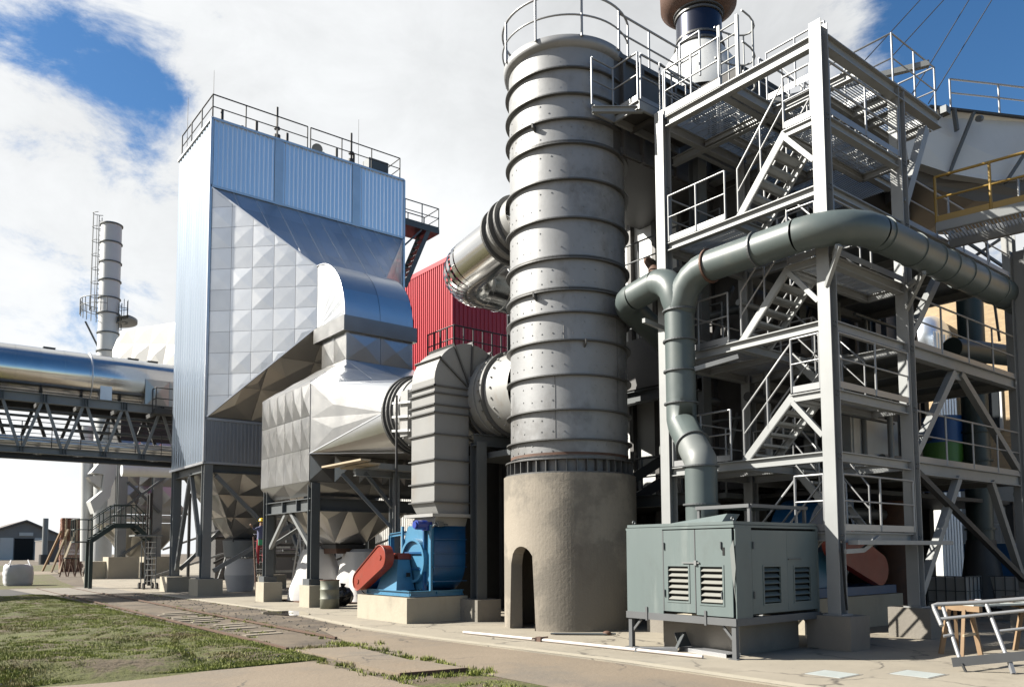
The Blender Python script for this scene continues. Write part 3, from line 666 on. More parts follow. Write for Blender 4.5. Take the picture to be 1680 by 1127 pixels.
pillow(h2, [(HX0, HY0+.02, HZ0), (HX1, HY0+.02, HZ0), (HX1, HY0+.02, HZ0+.9), (HX0, HY0+.02, HZ0+.9)], .9, .9, .1, 'aluminium_dull', name='panel')
# tapered sill, ring beam, legs
for P4 in ([(HX0, HY1, HZ0), (HX0, HY0, HZ0), (HX0+.25, HY0+.2, 3.6), (HX0+.25, HY1-.2, 3.6)], [(HX0, HY0, HZ0), (HX1, HY0, HZ0), (HX1-.2, HY0+.2, 3.6), (HX0+.25, HY0+.2, 3.6)]):
    pillow(h2, P4, 2.0, .6, .04, 'aluminium_dull', name='sill_panel', flip=True)
for x, y in ((11.1, 24.4), (11.1, 28.2), (15.2, 24.4), (15.2, 28.2)):
    MB().hbeam((x, y, .7), (x, y, 4.0), .3, .3, (0, 1, 0), .025).build('leg', 'steel_grey', h2)
    p = MB().box(x-.32, x+.36, y-.45, y+.3, 0, .7).build('pedestal', 'concrete_light', h2); MB().box(x-.24, x+.24, y-.24, y+.24, .7, .9).build('base_plate', 'steel_grey', p)
for p, q in (((11.1, 24.4, 3.3), (11.1, 28.2, 3.3)), ((11.1, 24.4, 3.3), (15.2, 24.4, 3.3)), ((15.2, 24.4, 3.3), (15.2, 28.2, 3.3)), ((11.1, 28.2, 3.3), (15.2, 28.2, 3.3))):
    o = MB().hbeam(p, q, .25, .42, t=.025).build('ring_beam', 'steel_grey', h2)
for y in (25.5, 26.7): MB().box(10.97, 11.24, y-.02, y+.02, 3.12, 3.48).build('web_stiffener', 'steel_grey', h2)
for p, q in (((11.1, 24.6, 1.9), (11.1, 26.2, 3.1)), ((11.1, 28.0, 1.9), (11.1, 26.6, 3.1)), ((11.1, 28.2, 1.9), (13, 28.2, 3.1))): MB().bar(p, q, .12, .12).build('brace', 'steel_pale', h2)
hopper(h2, 11.25, 15.0, 24.65, 28.0, 3.25, 2.0, 'aluminium_dull', 1.25, .16, .5)
MB().box(12.6, 13.7, 25.8, 26.9, 1.7, 1.88).build('outlet_frame', 'rust', h2)

# ============================================================ ROUND DUCT to the exhaust stack
rd = thing('round_duct', (13, 18.5, 4.7), 'fat pale round duct with bolted rings running from the silver cone to the grey stack', 'duct')
b = MB(); b.cyl((RX, 21.2, RZ), (12.95, 15.2, 5.8), RR, 1.04, 56, caps=False); b.build('pipe', 'duct_white', rd)
for y, r, w in ((21.15, .17, .10), (20.95, .13, .06), (20.75, .10, .05), (20.35, .06, .07), (19.75, .10, .07), (19.2, .10, .06), (18.6, .08, .06), (17.9, .08, .05), (17.2, .15, .05), (16.95, .12, .05), (16.6, .06, .05), (16.2, .14, .07)):
    t = (21.2-y)/6; MB().ring((RX-.05*t, y, RZ-.15*t), (0, 1, 0), RR-.09*t-.02, RR-.09*t+r*.7, w, 56).build('flange_ring', 'stack_ring' if r > .09 else 'duct_white', rd)
b = MB()
for y in (20.55, 20.05, 19.5, 18.3, 17.55, 16.4, 15.9):
    for k in range(26): t = 2*math.pi*k/26; c = V3((RX, y, RZ-.1))+V3((math.cos(t), 0, math.sin(t)))*1.09; b.cyl(c, c+V3((math.cos(t), 0, math.sin(t)))*.05, .03, seg=5)
b.build('bolt_head', 'duct_white', rd, kind='stuff')
b = MB(); b.box(11.55, 12.0, 19.3, 19.7, 5.0, 6.3); b.build('expansion_link', 'duct_white', rd)
for z in (5.1, 5.5, 5.9): MB().bar((11.5, 19.0, z), (11.5, 20.0, z+.1), .1, .06).build('clamp', 'casing_white', rd)
for x, y in ((12.05, 16.6),):
    MB().hbeam((x, y, .55), (x, y, 4.55), .3, .3, (0, 1, 0), .025).build('support_column', 'steel_grey', rd)
    MB().box(x-.33, x+.4, y-.4, y+.5, 0, .55).build('pedestal', 'concrete', rd)
MB().hbeam((11.9, 16.6, 4.6), (15.2, 16.6, 4.6), .25, .3).build('support_beam', 'steel_grey', rd)
MB().box(12.3, 15.5, 15.6, 17.4, 4.15, 4.3).build('support_deck', 'steel_grey', rd)

# ============================================================ work platform with plank below the cone
wp = thing('duct_platform', (11.5, 20.3, 0), 'steel bracket platform with a pale plank below the round duct and a tall thin pole', 'platform')
MB().box(10.7, 12.2, 19.4, 20.9, 4.02, 4.18).build('deck', 'steel_pale', wp)
MB().box(10.05, 10.35, 19.2, 21.6, 4.19, 4.24).build('plank', 'wood_pale', wp)
MB().box(10.35, 10.7, 19.3, 21.0, 4.12, 4.17).build('plank', 'wood_pale', wp)
for p, q in (((11.55, 20.0, .1), (11.55, 20.0, 4.0)),): MB().hbeam(p, q, .22, .22, (0, 1, 0)).build('post', 'steel_pale', wp)
for p, q in (((10.6, 20.0, 3.95), (11.5, 20.0, 3.0)), ((10.2, 20.6, 3.95), (11.5, 20.0, 2.4))): MB().bar(p, q, .1, .1).build('bracket', 'steel_grey', wp)
MB().cyl((11.2, 19.3, 2.2), (11.2, 19.3, 6.1), .035, seg=8).build('pole', 'steel_dark', wp)
MB().hbeam((10.3, 20.0, 3.95), (12.2, 20.0, 3.95), .15, .2).build('beam', 'steel_pale', wp)

# ============================================================ FAN with its square duct
fd = thing('square_duct', (11.4, 17.6, 2.8), 'pale grey square duct with flanges arching over from the blue fan into the round duct', 'duct')
QX0, QX1, QY0, QY1 = 10.9, 11.95, 16.9, 18.0
def frust(mb_, r0, z0, r1, z1):
    (a, b_, c, d), (e, f, g, h) = r0, r1
    return mb_.add([(a, c, z0), (b_, c, z0), (b_, d, z0), (a, d, z0), (e, g, z1), (f, g, z1), (f, h, z1), (e, h, z1)], [(0, 1, 5, 4), (1, 2, 6, 5), (2, 3, 7, 6), (3, 0, 4, 7)])
Q = (QX0, QX1, QY0, QY1)
zs = [2.95, 3.45, 4.05, 4.7, 5.25, 5.75]
for z0, z1 in zip(zs[1:-1], zs[2:]): frust(MB(), Q, z0, Q, z1).build('duct_section', 'duct_paint', fd)
frust(MB(), (QX0+.12, QX1, QY0, QY1-.1), 2.7, Q, 2.98).build('duct_section', 'duct_paint', fd); frust(MB(), Q, 2.98, Q, 3.45).build('duct_section', 'duct_paint', fd)
def sq_ring(z, e=.06, t=.035, q=Q, m='stack_ring'):
    b = MB(); x0, x1, y0, y1 = q
    b.box(x0-e, x1+e, y0-e, y0+.002, z, z+t); b.box(x0-e, x1+e, y1-.002, y1+e, z, z+t); b.box(x0-e, x0+.002, y0, y1, z, z+t); b.box(x1-.002, x1+e, y0, y1, z, z+t); return b.build('flange', m, fd)
for z in (2.98, 3.45, 4.05, 4.7, 5.25, 5.45, 5.75): sq_ring(z)
sq_ring(2.62, .14, .08, m='duct_white')
# elbow in the X-Z plane, centre on the inner corner
EC = (12.0, 5.95); RO = 12.0-QX0+.0; n = 18; a_end = math.pi*.93
pts_o = [(EC[0]-(RO+.12*math.sin(t))*math.cos(t), EC[1]+(RO+.12*math.sin(t))*math.sin(t)) for t in [a_end*k/n for k in range(n+1)]]
secs = [0, 4, 7, 10, 13, 16, 18]
MB().box(QX0, QX1, QY0, QY1, 5.75, 5.951).build('duct_section', 'duct_paint', fd)
for s0, s1 in zip(secs[:-1], secs[1:]):
    b = MB()
    for y in (QY0, QY1):
        for k in range(s0, s1): b.face((EC[0]-.05, y, EC[1]), (pts_o[k][0], y, pts_o[k][1]), (pts_o[k+1][0], y, pts_o[k+1][1]))
    for k in range(s0, s1): b.face((pts_o[k][0], QY0, pts_o[k][1]), (pts_o[k+1][0], QY0, pts_o[k+1][1]), (pts_o[k+1][0], QY1, pts_o[k+1][1]), (pts_o[k][0], QY1, pts_o[k][1]))
    b.build('elbow_sheet', 'duct_paint', fd)
for s0 in secs[:-1]:
    p = pts_o[s0]; d = V3((p[0]-EC[0], 0, p[1]-EC[1])).normalized(); b = MB()
    b.bar((EC[0], QY0-.03, EC[1]), (p[0]+d.x*.06, QY0-.03, p[1]+d.z*.06), .035, .06, (0, 1, 0)); b.bar((p[0]+d.x*.03, QY0-.06, p[1]+d.z*.03), (p[0]+d.x*.03, QY1+.06, p[1]+d.z*.03), .035, .07, d); b.build('seam_flange', 'stack_ring', fd)
# the fan
fn = thing('blower_fan', (11, 18, 0), 'blue centrifugal fan with an orange belt guard on a concrete plinth', 'fan')
pl = MB().box(10.15, 11.95, 16.95, 19.5, 0, .63).build('plinth', 'concrete_light', fn)
b = MB(); b.box(10.3, 11.9, 17.05, 19.3, .64, .66)
for y in (17.1, 19.25): b.hbeam((10.3, y, .72), (11.9, y, .72), .1, .12)
for x in (10.32, 11.1, 11.85): b.hbeam((x, 17.05, .72), (x, 19.3, .72), .1, .13)
b.build('base_frame', 'fan_lightblue', fn)
for y in (17.3, 17.9, 18.5, 19.1): MB().cyl((10.36, y, .64), (10.36, y, .70), .05, seg=8).build('mount', 'black', fn)
# volute: a scroll in the Y-Z plane, its axis along X
VC = (17.75, 1.48); x0, x1 = 10.95, 11.9; n = 30; pr = []
for k in range(n+1):
    t = -math.pi/2+ (k/n)*math.pi*1.5; r = .72+.22*(k/n); pr.append((VC[0]+r*math.sin(t)*0+r*math.cos(t)*-1, VC[1]+r*math.sin(t)))
# outline: starts below, wraps round the back, ends in the outlet on the near side
sc = [(16.98, 2.42), (16.98, 1.5)]+[(VC[0]-.77*math.cos(t), VC[1]-.74*math.sin(t)) for t in [math.pi*k/20 for k in range(1, 20)]]+[(18.52, 1.5), (18.5, 1.9), (18.2, 2.42)]
b = MB(); vs = [(x0, y, z) for y, z in sc]+[(x1, y, z) for y, z in sc]; q = len(sc)
b.add(vs, [(i, (i+1) % q, (i+1) % q+q, i+q) for i in range(q)], True); b.add(vs, [tuple(range(q-1, -1, -1)), tuple(range(q, 2*q))]); b.build('volute', 'fan_blue', fn)
b = MB(); b.add([(x0-.02, y, z) for y, z in sc], [tuple(range(q-1, -1, -1))]); b.build('inlet_side', 'fan_lightblue', fn)
MB().ring((x0-.08, VC[0]+.05, VC[1]+.05), (1, 0, 0), .50, .57, .14, 40).build('inlet_ring', 'fan_lightblue', fn)
MB().cyl((x0-.06, VC[0]+.05, VC[1]+.05), (x0-.03, VC[0]+.05, VC[1]+.05), .50, seg=36).build('inlet_disc', 'fan_lightblue', fn)
for dz in (-.2, .22): MB().box(x0-.12, x0-.05, VC[0]-.42, VC[0]+.5, VC[1]+dz, VC[1]+dz+.05).build('inlet_rib', 'fan_blue', fn)
MB().box(x0-.1, x0-.02, 17.3, 17.36, .78, 2.42).build('side_rib', 'fan_blue', fn)
for y in (17.02, 18.4): MB().box(x0-.08, x0-.02, y, y+.07, .78, 2.42).build('side_rib', 'fan_lightblue', fn)
frust(MB(), (x0, x1, 16.98, 18.2), 2.40, (10.98, 11.95, 16.95, 17.95), 2.62).build('outlet_neck', 'duct_paint', fn)
# bearing pedestal (a truncated wedge), shaft, guard
b = MB(); b.add([(10.32, 17.75, .78), (10.86, 17.75, .78), (10.86, 18.75, .78), (10.32, 18.75, .78), (10.48, 17.95, 1.55), (10.82, 17.95, 1.55), (10.82, 18.5, 1.55), (10.48, 18.5, 1.55)], [(0, 3, 2, 1), (4, 5, 6, 7), (0, 1, 5, 4), (1, 2, 6, 5), (2, 3, 7, 6), (3, 0, 4, 7)]); b.build('bearing_pedestal', 'fan_lightblue', fn)
MB().box(10.5, 10.9, 17.98, 18.42, 1.56, 1.72).build('bearing_housing', 'guard_orange', fn)
MB().cyl((10.3, 18.2, 1.62), (11.0, 18.2, 1.62), .05, seg=10).build('shaft', 'steel_dark', fn)
MB().box(10.60, 10.72, 17.73, 17.745, 1.12, 1.22).build('name_plate', 'black', fn)
ca, cb = V3((10.2, 18.15, 1.62)), V3((10.2, 19.35, .98)); ra, rb = .30, .24; d = (cb-ca).normalized(); pe = V3((0, -d.z, d.y)); out_ = []
for k in range(13): t = math.pi*k/12; out_.append(ca+(pe*math.cos(t)-d*math.sin(t))*ra)
for k in range(13): t = math.pi*k/12; out_.append(cb+(-pe*math.cos(t)+d*math.sin(t))*rb)
MB().prism([p+V3((-.13, 0, 0)) for p in out_], (.24, 0, 0)).build('belt_guard', 'guard_orange', fn)
b = MB(); b.tube([p+V3((-.14, 0, 0)) for p in out_], .018, 5, closed=True); b.build('guard_rim', 'guard_orange', fn)
for c in (ca, cb): MB().cyl(c+V3((-.15, 0, 0)), c+V3((-.12, 0, 0)), .07, seg=14).build('guard_hub', 'guard_orange', fn)
b = MB(); b.cyl((10.35, 19.3, .98), (10.95, 19.3, .98), .2, seg=20); b.cyl((10.95, 19.3, .98), (11.08, 19.3, .98), .15, seg=16); b.build('drive_motor', 'fan_blue', fn)
b = MB(); b.hbeam((11.0, 19.2, .78), (11.0, 19.2, 2.2), .12, .12, (0, 1, 0)); b.hbeam((11.0, 19.2, 2.2), (11.0, 18.4, 2.25), .1, .1); b.build('frame_post', 'fan_lightblue', fn)
b = MB()
for i in range(2, len(sc)-2, 1): b.cyl((x0-.045, sc[i][0]*.96+VC[0]*.04, sc[i][1]*.96+VC[1]*.04), (x0-.02, sc[i][0]*.96+VC[0]*.04, sc[i][1]*.96+VC[1]*.04), .018, seg=6)
b.build('casing_bolt', 'steel_grey', fn, kind='stuff')
for zz_ in (1.0, 1.35, 1.7, 2.05): MB().box(x0-.02, x1+.03, 16.955, 16.975, zz_, zz_+.02).build('casing_stiffener', 'fan_blue', fn)
MB().tube([(10.35, 19.4, 1.1), (10.2, 19.5, .8), (10.25, 19.3, .66), (10.9, 19.45, .64)], .015, 6).build('power_cable', 'black', fn)
b = MB(); b.cyl((10.55, 17.2, 2.42), (10.85, 17.2, 2.42), .12, seg=14); b.box(10.78, 10.98, 17.1, 17.3, 2.28, 2.5); b.cyl((10.5, 17.2, 2.42), (10.55, 17.2, 2.42), .09, seg=12); b.build('damper_motor', 'motor_blue', fn)
b = MB(); b.tube([(10.9, 17.1, 2.3), (10.95, 16.95, 2.42), (11.3, 16.9, 2.42)], .03, 6); b.box(11.0, 11.15, 16.85, 16.97, 2.38, 2.5); b.build('damper_linkage', 'steel_grey', fn)

# ============================================================ EXHAUST STACK
SX, SY, SR = 12.87, 14.05, 1.39
st = thing('exhaust_stack', (SX, SY, 0), 'huge ribbed grey steel stack standing on a round concrete base with an arched doorway', 'stack')
# base with an arched opening on its left side
CR, CT = 1.56, 3.47; a_door = math.atan2(13.566-SY+.0, 11.33-SX)  # right jamb direction
ang = lambda px: math.atan2(at(px, 1030, z=0).y-SY, at(px, 1030, z=0).x-SX)
dj0 = math.atan2(13.6-SY, 11.4-SX) % (2*math.pi); dj1 = math.atan2(14.38-SY, 11.33-SX) % (2*math.pi)
if dj0 < dj1: dj0, dj1 = dj1, dj0
nseg = 120; 
def door_h(a):
    a %= 2*math.pi
    if not dj1 < a < dj0: return 0
    t = (a-dj1)/(dj0-dj1)*2-1; return 1.42+.44*math.sqrt(max(0, 1-t*t))
b = MB(); vs = []; fs = []; ri = CR-.28
for i in range(nseg):
    a0_, a1_ = 2*math.pi*i/nseg, 2*math.pi*(i+1)/nseg
    h0, h1 = door_h(a0_), door_h(a1_)
    P = lambda a, r, z: (SX+r*math.cos(a), SY+r*math.sin(a), z)
    hm = max(h0, h1) > 0
    z0_, z1_ = (h0, h1) if hm else (0, 0)
    b.add([P(a0_, CR, z0_), P(a1_, CR, z1_), P(a1_, CR, CT), P(a0_, CR, CT)], [(0, 1, 2, 3)], True)
    b.add([P(a0_, ri, z0_), P(a0_, ri, CT), P(a1_, ri, CT), P(a1_, ri, z1_)], [(0, 1, 2, 3)], True)
    b.add([P(a0_, ri, CT), P(a0_, CR, CT), P(a1_, CR, CT), P(a1_, ri, CT)], [(0, 1, 2, 3)])
    if hm: b.add([P(a0_, ri, z0_), P(a1_, ri, z1_), P(a1_, CR, z1_), P(a0_, CR, z0_)], [(0, 1, 2, 3)])
for a in (dj0, dj1):
    b.add([P(a, ri, 0), P(a, CR, 0), P(a, CR, 1.45), P(a, ri, 1.45)], [(0, 1, 2, 3)])
b.build('concrete_base', 'concrete_base', st)
b = MB(); b.cyl((SX, SY, CT-.05), (SX, SY, CT-.02), ri, seg=40); b.build('base_cap', 'concrete', st)
# small pipe leaning inside the doorway, cable on the base
MB().cyl((11.75, 14.0, .02), (11.9, 13.9, .95), .02, seg=6).build('leaning_rod', 'steel_grey', st)
# shell in courses
prof = [(SR, CT+.42), (SR, 11.75)]
cuts = [CT+.40, 4.22, 4.88, 5.66, 6.44, 7.08, 7.58, 8.31, 9.24, 10.14, 10.98, 11.56, 12.15, 12.77, 13.3]
for z0, z1 in zip(cuts[:-1], cuts[1:]):
    r_ = SR if z0 < 11.7 else SR+.01; b = MB(); b.lathe((SX, SY, 0), [(r_, z0), (r_, z1)], 96); b.build('shell_course', 'stack_steel', st)
for z in cuts[1:-1]:
    b = MB(); b.ring((SX, SY, z), (0, 0, 1), SR-.02, SR+.10, .03, 96); b.build('stiffener_ring', 'stack_ring', st)
for z in (11.04, 8.37, 7.64): MB().ring((SX, SY, z), (0, 0, 1), SR-.02, SR+.06, .03, 96).build('stiffener_ring', 'stack_ring', st)
# skirt with gussets
b = MB(); b.lathe((SX, SY, 0), [(SR-.03, CT), (SR-.03, CT+.42)], 72); b.build('skirt', 'stack_steel', st)
for z in (CT+.02, CT+.32): MB().ring((SX, SY, z), (0, 0, 1), SR-.05, SR+.13, .03, 72).build('skirt_ring', 'stack_ring', st)
for k in range(40):
    t = 2*math.pi*k/40; c, s_ = math.cos(t), math.sin(t); b = MB(); b.bar((SX+(SR+.04)*c, SY+(SR+.04)*s_, CT), (SX+(SR+.04)*c, SY+(SR+.04)*s_, CT+.33), .14, .02, (-s_, c, 0)); b.build('gusset', 'stack_ring', st)
b = MB(); b.lathe((SX, SY, 0), [(SR+.004, CT+.41), (SR+.004, CT+.47)], 72); b.build('rust_band', 'rust', st)
# rivet-like bosses
b = MB()
for z0, z1 in zip(cuts[:-1], cuts[1:]):
    for r0 in (.3, .7):
        for k in range(34):
            if random.random() < .25: continue
            t = 2*math.pi*(k+random.uniform(-.1, .1))/34; z = z0+(z1-z0)*r0+random.uniform(-.02, .02); c = V3((SX+SR*math.cos(t), SY+SR*math.sin(t), z)); d = V3((math.cos(t), math.sin(t), 0)); b.cyl(c, c+d*.012, .018, seg=5)
b.build('rivet', 'stack_steel', st, kind='stuff')
# vertical and diagonal weld seams
b = MB()
for z0, z1, t in ((4.22, 5.66, 3.75), (4.9, 7.08, 4.9), (6.44, 6.8, 3.9)): b.bar((SX+(SR+.002)*math.cos(t), SY+(SR+.002)*math.sin(t), z0), (SX+(SR+.002)*math.cos(t), SY+(SR+.002)*math.sin(t), z1), .008, .008)
b.build('weld_seam', 'stack_ring', st)
for z, t in ((11.52, 3.45), (7.55, 3.45), (6.42, 4.25)):
    c = V3((SX+SR*math.cos(t), SY+SR*math.sin(t), z)); d = V3((math.cos(t), math.sin(t), 0)); b = MB(); b.prism([c, c+d*.15+V3((0, 0, .02)), c+d*.13+V3((0, 0, -.08)), c+V3((0, 0, -.14))], d.cross(V3((0, 0, 1)))*.04); b.build('lifting_lug', 'stack_ring', st)
# top: lip, roof, round guard rail
b = MB(); b.lathe((SX, SY, 0), [(SR+.01, 13.28), (SR+.12, 13.33), (SR+.14, 13.5), (SR+.02, 13.54), (.4, 13.65), (.01, 13.7)], 96); b.build('roof_cap', 'stack_steel', st)
ra0, ra1 = R(75), R(305)
pts = [(SX+(SR+.16)*math.cos(ra0+(ra1-ra0)*k/40), SY+(SR+.16)*math.sin(ra0+(ra1-ra0)*k/40), 13.45) for k in range(41)]
b = MB(); b.tube([(x, y, z+1.0) for x, y, z in pts], .028, 7); b.tube([(x, y, z+.5) for x, y, z in pts], .022, 6); o = b.build('roof_railing', 'rail_galv', st)
for k in (0, 8, 15, 22, 29, 36, 40): x, y, z = pts[k]; MB().cyl((x, y, z), (x, y, z+1.0), .03, seg=7).build('post', 'rail_galv', o)
# rectangular gas duct leaving the head of the stack to the right
gd = thing('head_duct', (16, 13.6, 11.4), 'dark rectangular gas duct leaving the head of the grey stack with railing on top', 'duct')
b = MB(); b.box(SX, 21, 12.68, 15.4, 11.0, 13.35); b.build('casing', 'casing', gd)
b = MB(); b.bar((SX, 12.66, 13.4), (21, 12.66, 13.4), .16, .12); b.bar((13.3, 12.66, 11.1), (21, 12.66, 11.1), .1, .16); b.build('edge_angle', 'stack_ring', gd)
for x in (13.35, 14.0, 15.2, 16.4, 17.6, 18.8): MB().box(x, x+.08, 12.56, 12.68, 11.0, 13.34).build('stiffener', 'casing', gd)
railing(gd, [(SX+.4, 12.62, 13.45), (15.4, 12.62, 13.45)], 1.0, 1.15, .028, toe=False)
railing(gd, [(15.5, 12.62, 13.45), (15.5, 12.0, 13.45)], 1.15, 1.15, .028, toe=False)
# small service platform clinging to the stack
sp_ = thing('stack_platform', (13.6, 12.3, 11.6), 'small service platform with folded guard rail clinging to the right side of the grey stack', 'platform')
MB().box(12.95, 15.3, 11.75, 12.55, 11.75, 11.83).build('deck', 'casing', sp_)
b = MB(); 
for p, q in (((12.95, 11.75), (15.3, 11.75)), ((12.95, 11.75), (12.95, 12.55)), ((12.3, 12.5), (15.3, 12.55))): b.chan((p[0], p[1], 11.68), (q[0], q[1], 11.68), .06, .2)
b.build('edge_channel', 'galv', sp_)
for x in (13.6, 14.4): MB().bar((x, 11.75, 11.62), (x, 12.6, 11.62), .08, .1).build('joist', 'casing', sp_)
railing(sp_, [(12.3, 12.55, 11.83), (12.98, 12.55, 11.83), (12.98, 11.78, 11.83)], 1.1, .75, .026)
railing(sp_, [(13.08, 11.78, 11.83), (15.2, 11.78, 11.83)], 1.1, 1.1, .026)
MB().hbeam((12.2, 12.45, 11.62), (13.1, 11.75, 11.62), .1, .14).build('strut', 'galv', sp_)

# ============================================================ POLISHED PIPE ELBOW behind the stack
pe_ = thing('polished_bend', (12.5, 17.5, 8), 'big polished steel pipe making a hairpin bend left of the stack', 'pipe')
r_ = .66; s0, s1, c_, e_ = V3((12.35, 14.6, 9.95)), V3((12.1, 15.9, 9.8)), V3((12.42, 18.3, 9.40)), V3((18.5, 18.3, 9.42))
s0 = V3((12.36, 14.9, 9.98)); s1 = V3((12.46, 15.9, 9.84))
d1 = (c_-s1).normalized(); d2 = V3((1, 0, 0)); rb = 1.0
def bend(p, a, b, rad, n):
    """arc that turns from direction a to direction b round the corner p"""
    a = a.normalized(); b = b.normalized(); th = a.angle(b); t = rad*math.tan(th/2); A_ = p-a*t; B_ = p+b*t
    nrm = (b-a*a.dot(b)).normalized(); c = A_+nrm*rad; return [c-nrm*rad*math.cos(th*k/n)+a*rad*math.sin(th*k/n) for k in range(n+1)]
arc_ = bend(c_, d1, d2, .95, 10)
MB().tube([s1, arc_[0]], r_, 48, caps=False).build('straight_section', 'mirror_pipe', pe_)
for k in range(0, 10): MB().tube([arc_[k]-(arc_[k+1]-arc_[k])*.01, arc_[k+1]], r_+.003*(k % 2), 48, caps=False).build('bend_segment', 'mirror_pipe', pe_)
xs = [arc_[-1].x, 14.6, 16.2, 18.5]
for a_, b_ in zip(xs[:-1], xs[1:]): MB().tube([(a_, 18.3, 9.42), (b_, 18.3, 9.42)], r_+(.004 if a_ > 14 else 0), 48, caps=False).build('straight_section', 'mirror_pipe', pe_)
for x in (arc_[-1].x+.02, 14.0, 14.6): MB().ring((x, 18.3, 9.42), (1, 0, 0), r_-.02, r_+.014, .03, 48).build('seam_band', 'edge_trim', pe_)
MB().tube([s0, s1], r_+.02, 48, caps=False).build('stub', 'duct_paint', pe_)
for t, e in ((.35, .14), (.62, .16), (1.0, .13)): p = s0.lerp(s1, t); MB().ring(p, s1-s0, r_, r_+e, .07, 48).build('flange', 'stack_ring', pe_)

# ============================================================ RED BUILDING
rbd = thing('red_building', (32, 44, 0), 'red corrugated metal building behind the round bend of polished pipe', 'building')
RBX, RBY = 25.4, 37.5
b = MB(); corrug((RBX, 55), (RBX, RBY), 10.8, 18.7, (-1, 0, 0), .22, .05, b); b.build('wall', 'red_clad', rbd)
b = MB(); corrug((RBX, 55), (RBX, RBY), 0, 10.8, (-1, 0, 0), .22, .05, b); b.build('lower_wall', 'white_clad', rbd)
b = MB(); corrug((RBX, RBY), (54, RBY), 4.2, 18.7, (0, -1, 0), .30, .05, b); b.build('wall', 'red_clad', rbd)
b = MB(); corrug((RBX, RBY), (54, RBY), 0, 4.2, (0, -1, 0), .30, .05, b); b.build('lower_wall', 'white_clad', rbd)
b = MB(); b.box(RBX+.05, 54, RBY+.05, 55, 18.6, 18.8); b.box(RBX-.06, RBX+.06, RBY-.06, 55, 18.58, 18.84); b.build('roof_edge', 'red_clad', rbd)
MB().box(RBX-.07, RBX+.07, RBY-.07, RBY+.07, 4.2, 18.6).build('corner_flashing', 'red_clad', rbd)
# walkway in front of the red wall
rw = thing('gallery_platform', (19.5, 27, 8), 'dark gallery with mesh railing below the red wall, right of the silver elbow', 'platform')
MB().box(17.3, 20.2, 25.6, 27.6, 9.35, 9.5).build('deck', 'steel_grey', rw)
railing(rw, [(17.4, 25.6, 9.5), (20.2, 25.6, 9.5)], 1.1, .5, .03, 'steel_dark'); railing(rw, [(17.4, 27.5, 9.5), (17.4, 25.6, 9.5)], 1.1, .5, .03, 'steel_dark')
MB().hbeam((17.5, 25.7, 0), (17.5, 25.7, 9.35), .25, .25, (0, 1, 0)).build('column', 'steel_grey', rw)

# ============================================================ PIPE BRIDGE with the long polished duct
pb = thing('pipe_bridge', (5, 42, 6), 'steel lattice pipe bridge entering from the left behind the silver tower', 'pipe bridge')
yF, yB = 40.6, 43.4; zb, zt = 6.05, 8.62
for y in (yF, yB):
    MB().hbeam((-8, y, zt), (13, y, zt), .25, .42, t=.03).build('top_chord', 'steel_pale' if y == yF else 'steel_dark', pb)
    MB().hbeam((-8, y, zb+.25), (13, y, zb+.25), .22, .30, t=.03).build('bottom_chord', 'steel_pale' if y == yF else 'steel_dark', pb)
MB().hbeam((-8, yF-.15, zb-.08), (13, yF-.15, zb-.08), .25, .2).build('lower_rail', 'steel_dark', pb)
tops = [at(px, 660, y=yF).x for px in (72, 140, 204)]; st_ = (tops[2]-tops[0])/2; tops = [tops[0]+st_*k for k in range(-6, 4)]
for x in tops:
    for s_ in (-1, 1):
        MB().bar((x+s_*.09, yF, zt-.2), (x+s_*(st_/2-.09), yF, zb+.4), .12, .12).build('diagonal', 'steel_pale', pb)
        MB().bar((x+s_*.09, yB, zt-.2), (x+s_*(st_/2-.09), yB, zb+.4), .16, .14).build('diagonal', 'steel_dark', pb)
    b = MB()
    for dx in (-.13, -.02, .09): b.box(x+dx, x+dx+.03, yF-.14, yF-.02, zt-.19, zt+.19)
    for dx in (-.13, -.02, .09): b.box(x+st_/2+dx, x+st_/2+dx+.03, yF-.13, yF-.02, zb+.12, zb+.38)
    b.build('gusset', 'steel_grey', pb)
    MB().bar((x, yF, zb+.2), (x, yB, zb+.2), .12, .16).build('cross_beam', 'steel_dark', pb); MB().bar((x, yF, zt), (x, yB, zt), .12, .2).build('cross_beam', 'steel_dark', pb)
for y, z, r in ((41.2, 6.75, .10), (41.6, 6.7, .16), (42.1, 7.0, .10), (42.5, 7.55, .08), (41.4, 7.9, .06), (42.8, 6.9, .14), (41.3, 8.15, .05), (42.2, 8.3, .07)):
    MB().cyl((-8, y, z), (13, y, z), r, seg=12).build('service_pipe', 'aluminium' if r > .09 else 'steel_grey', pb)
railing(pb, [(-8, 40.9, zb+.45), (13, 40.9, zb+.45)], 1.1, 1.2, .02, 'steel_dark', toe=False)
ld = thing('long_duct', (4, 42, 9), 'long polished steel duct lying on the lattice pipe bridge', 'duct')
yD, zD, rD = 42.0, 9.98, 1.2; cx_ = [-8, -5, -3.5, -2.0, -.5, .5, 1.5, 2.5, 3.4, 4.5, 5.5, 6.45, 7.4, 8.5, 9.9, 11.3, 13.5]
for k, (a_, b_) in enumerate(zip(cx_[:-1], cx_[1:])): MB().tube([(a_, yD, zD), (b_-.005, yD, zD)], rD+(.006 if k % 2 else 0), 56, caps=False).build('duct_section', 'mirror_pipe', ld)
xj = at(150, 620, y=yD-.9).x; MB().ring((xj, yD, zD), (1, 0, 0), rD-.05, rD+.07, .05, 56).build('flange', 'edge_trim', ld)
for x in (xj+.35, xj-5.2): b = MB(); b.box(x, x+.5, yD-1.12, yD-.2, zt+.2, zt+1.0); b.build('saddle', 'edge_trim', ld)
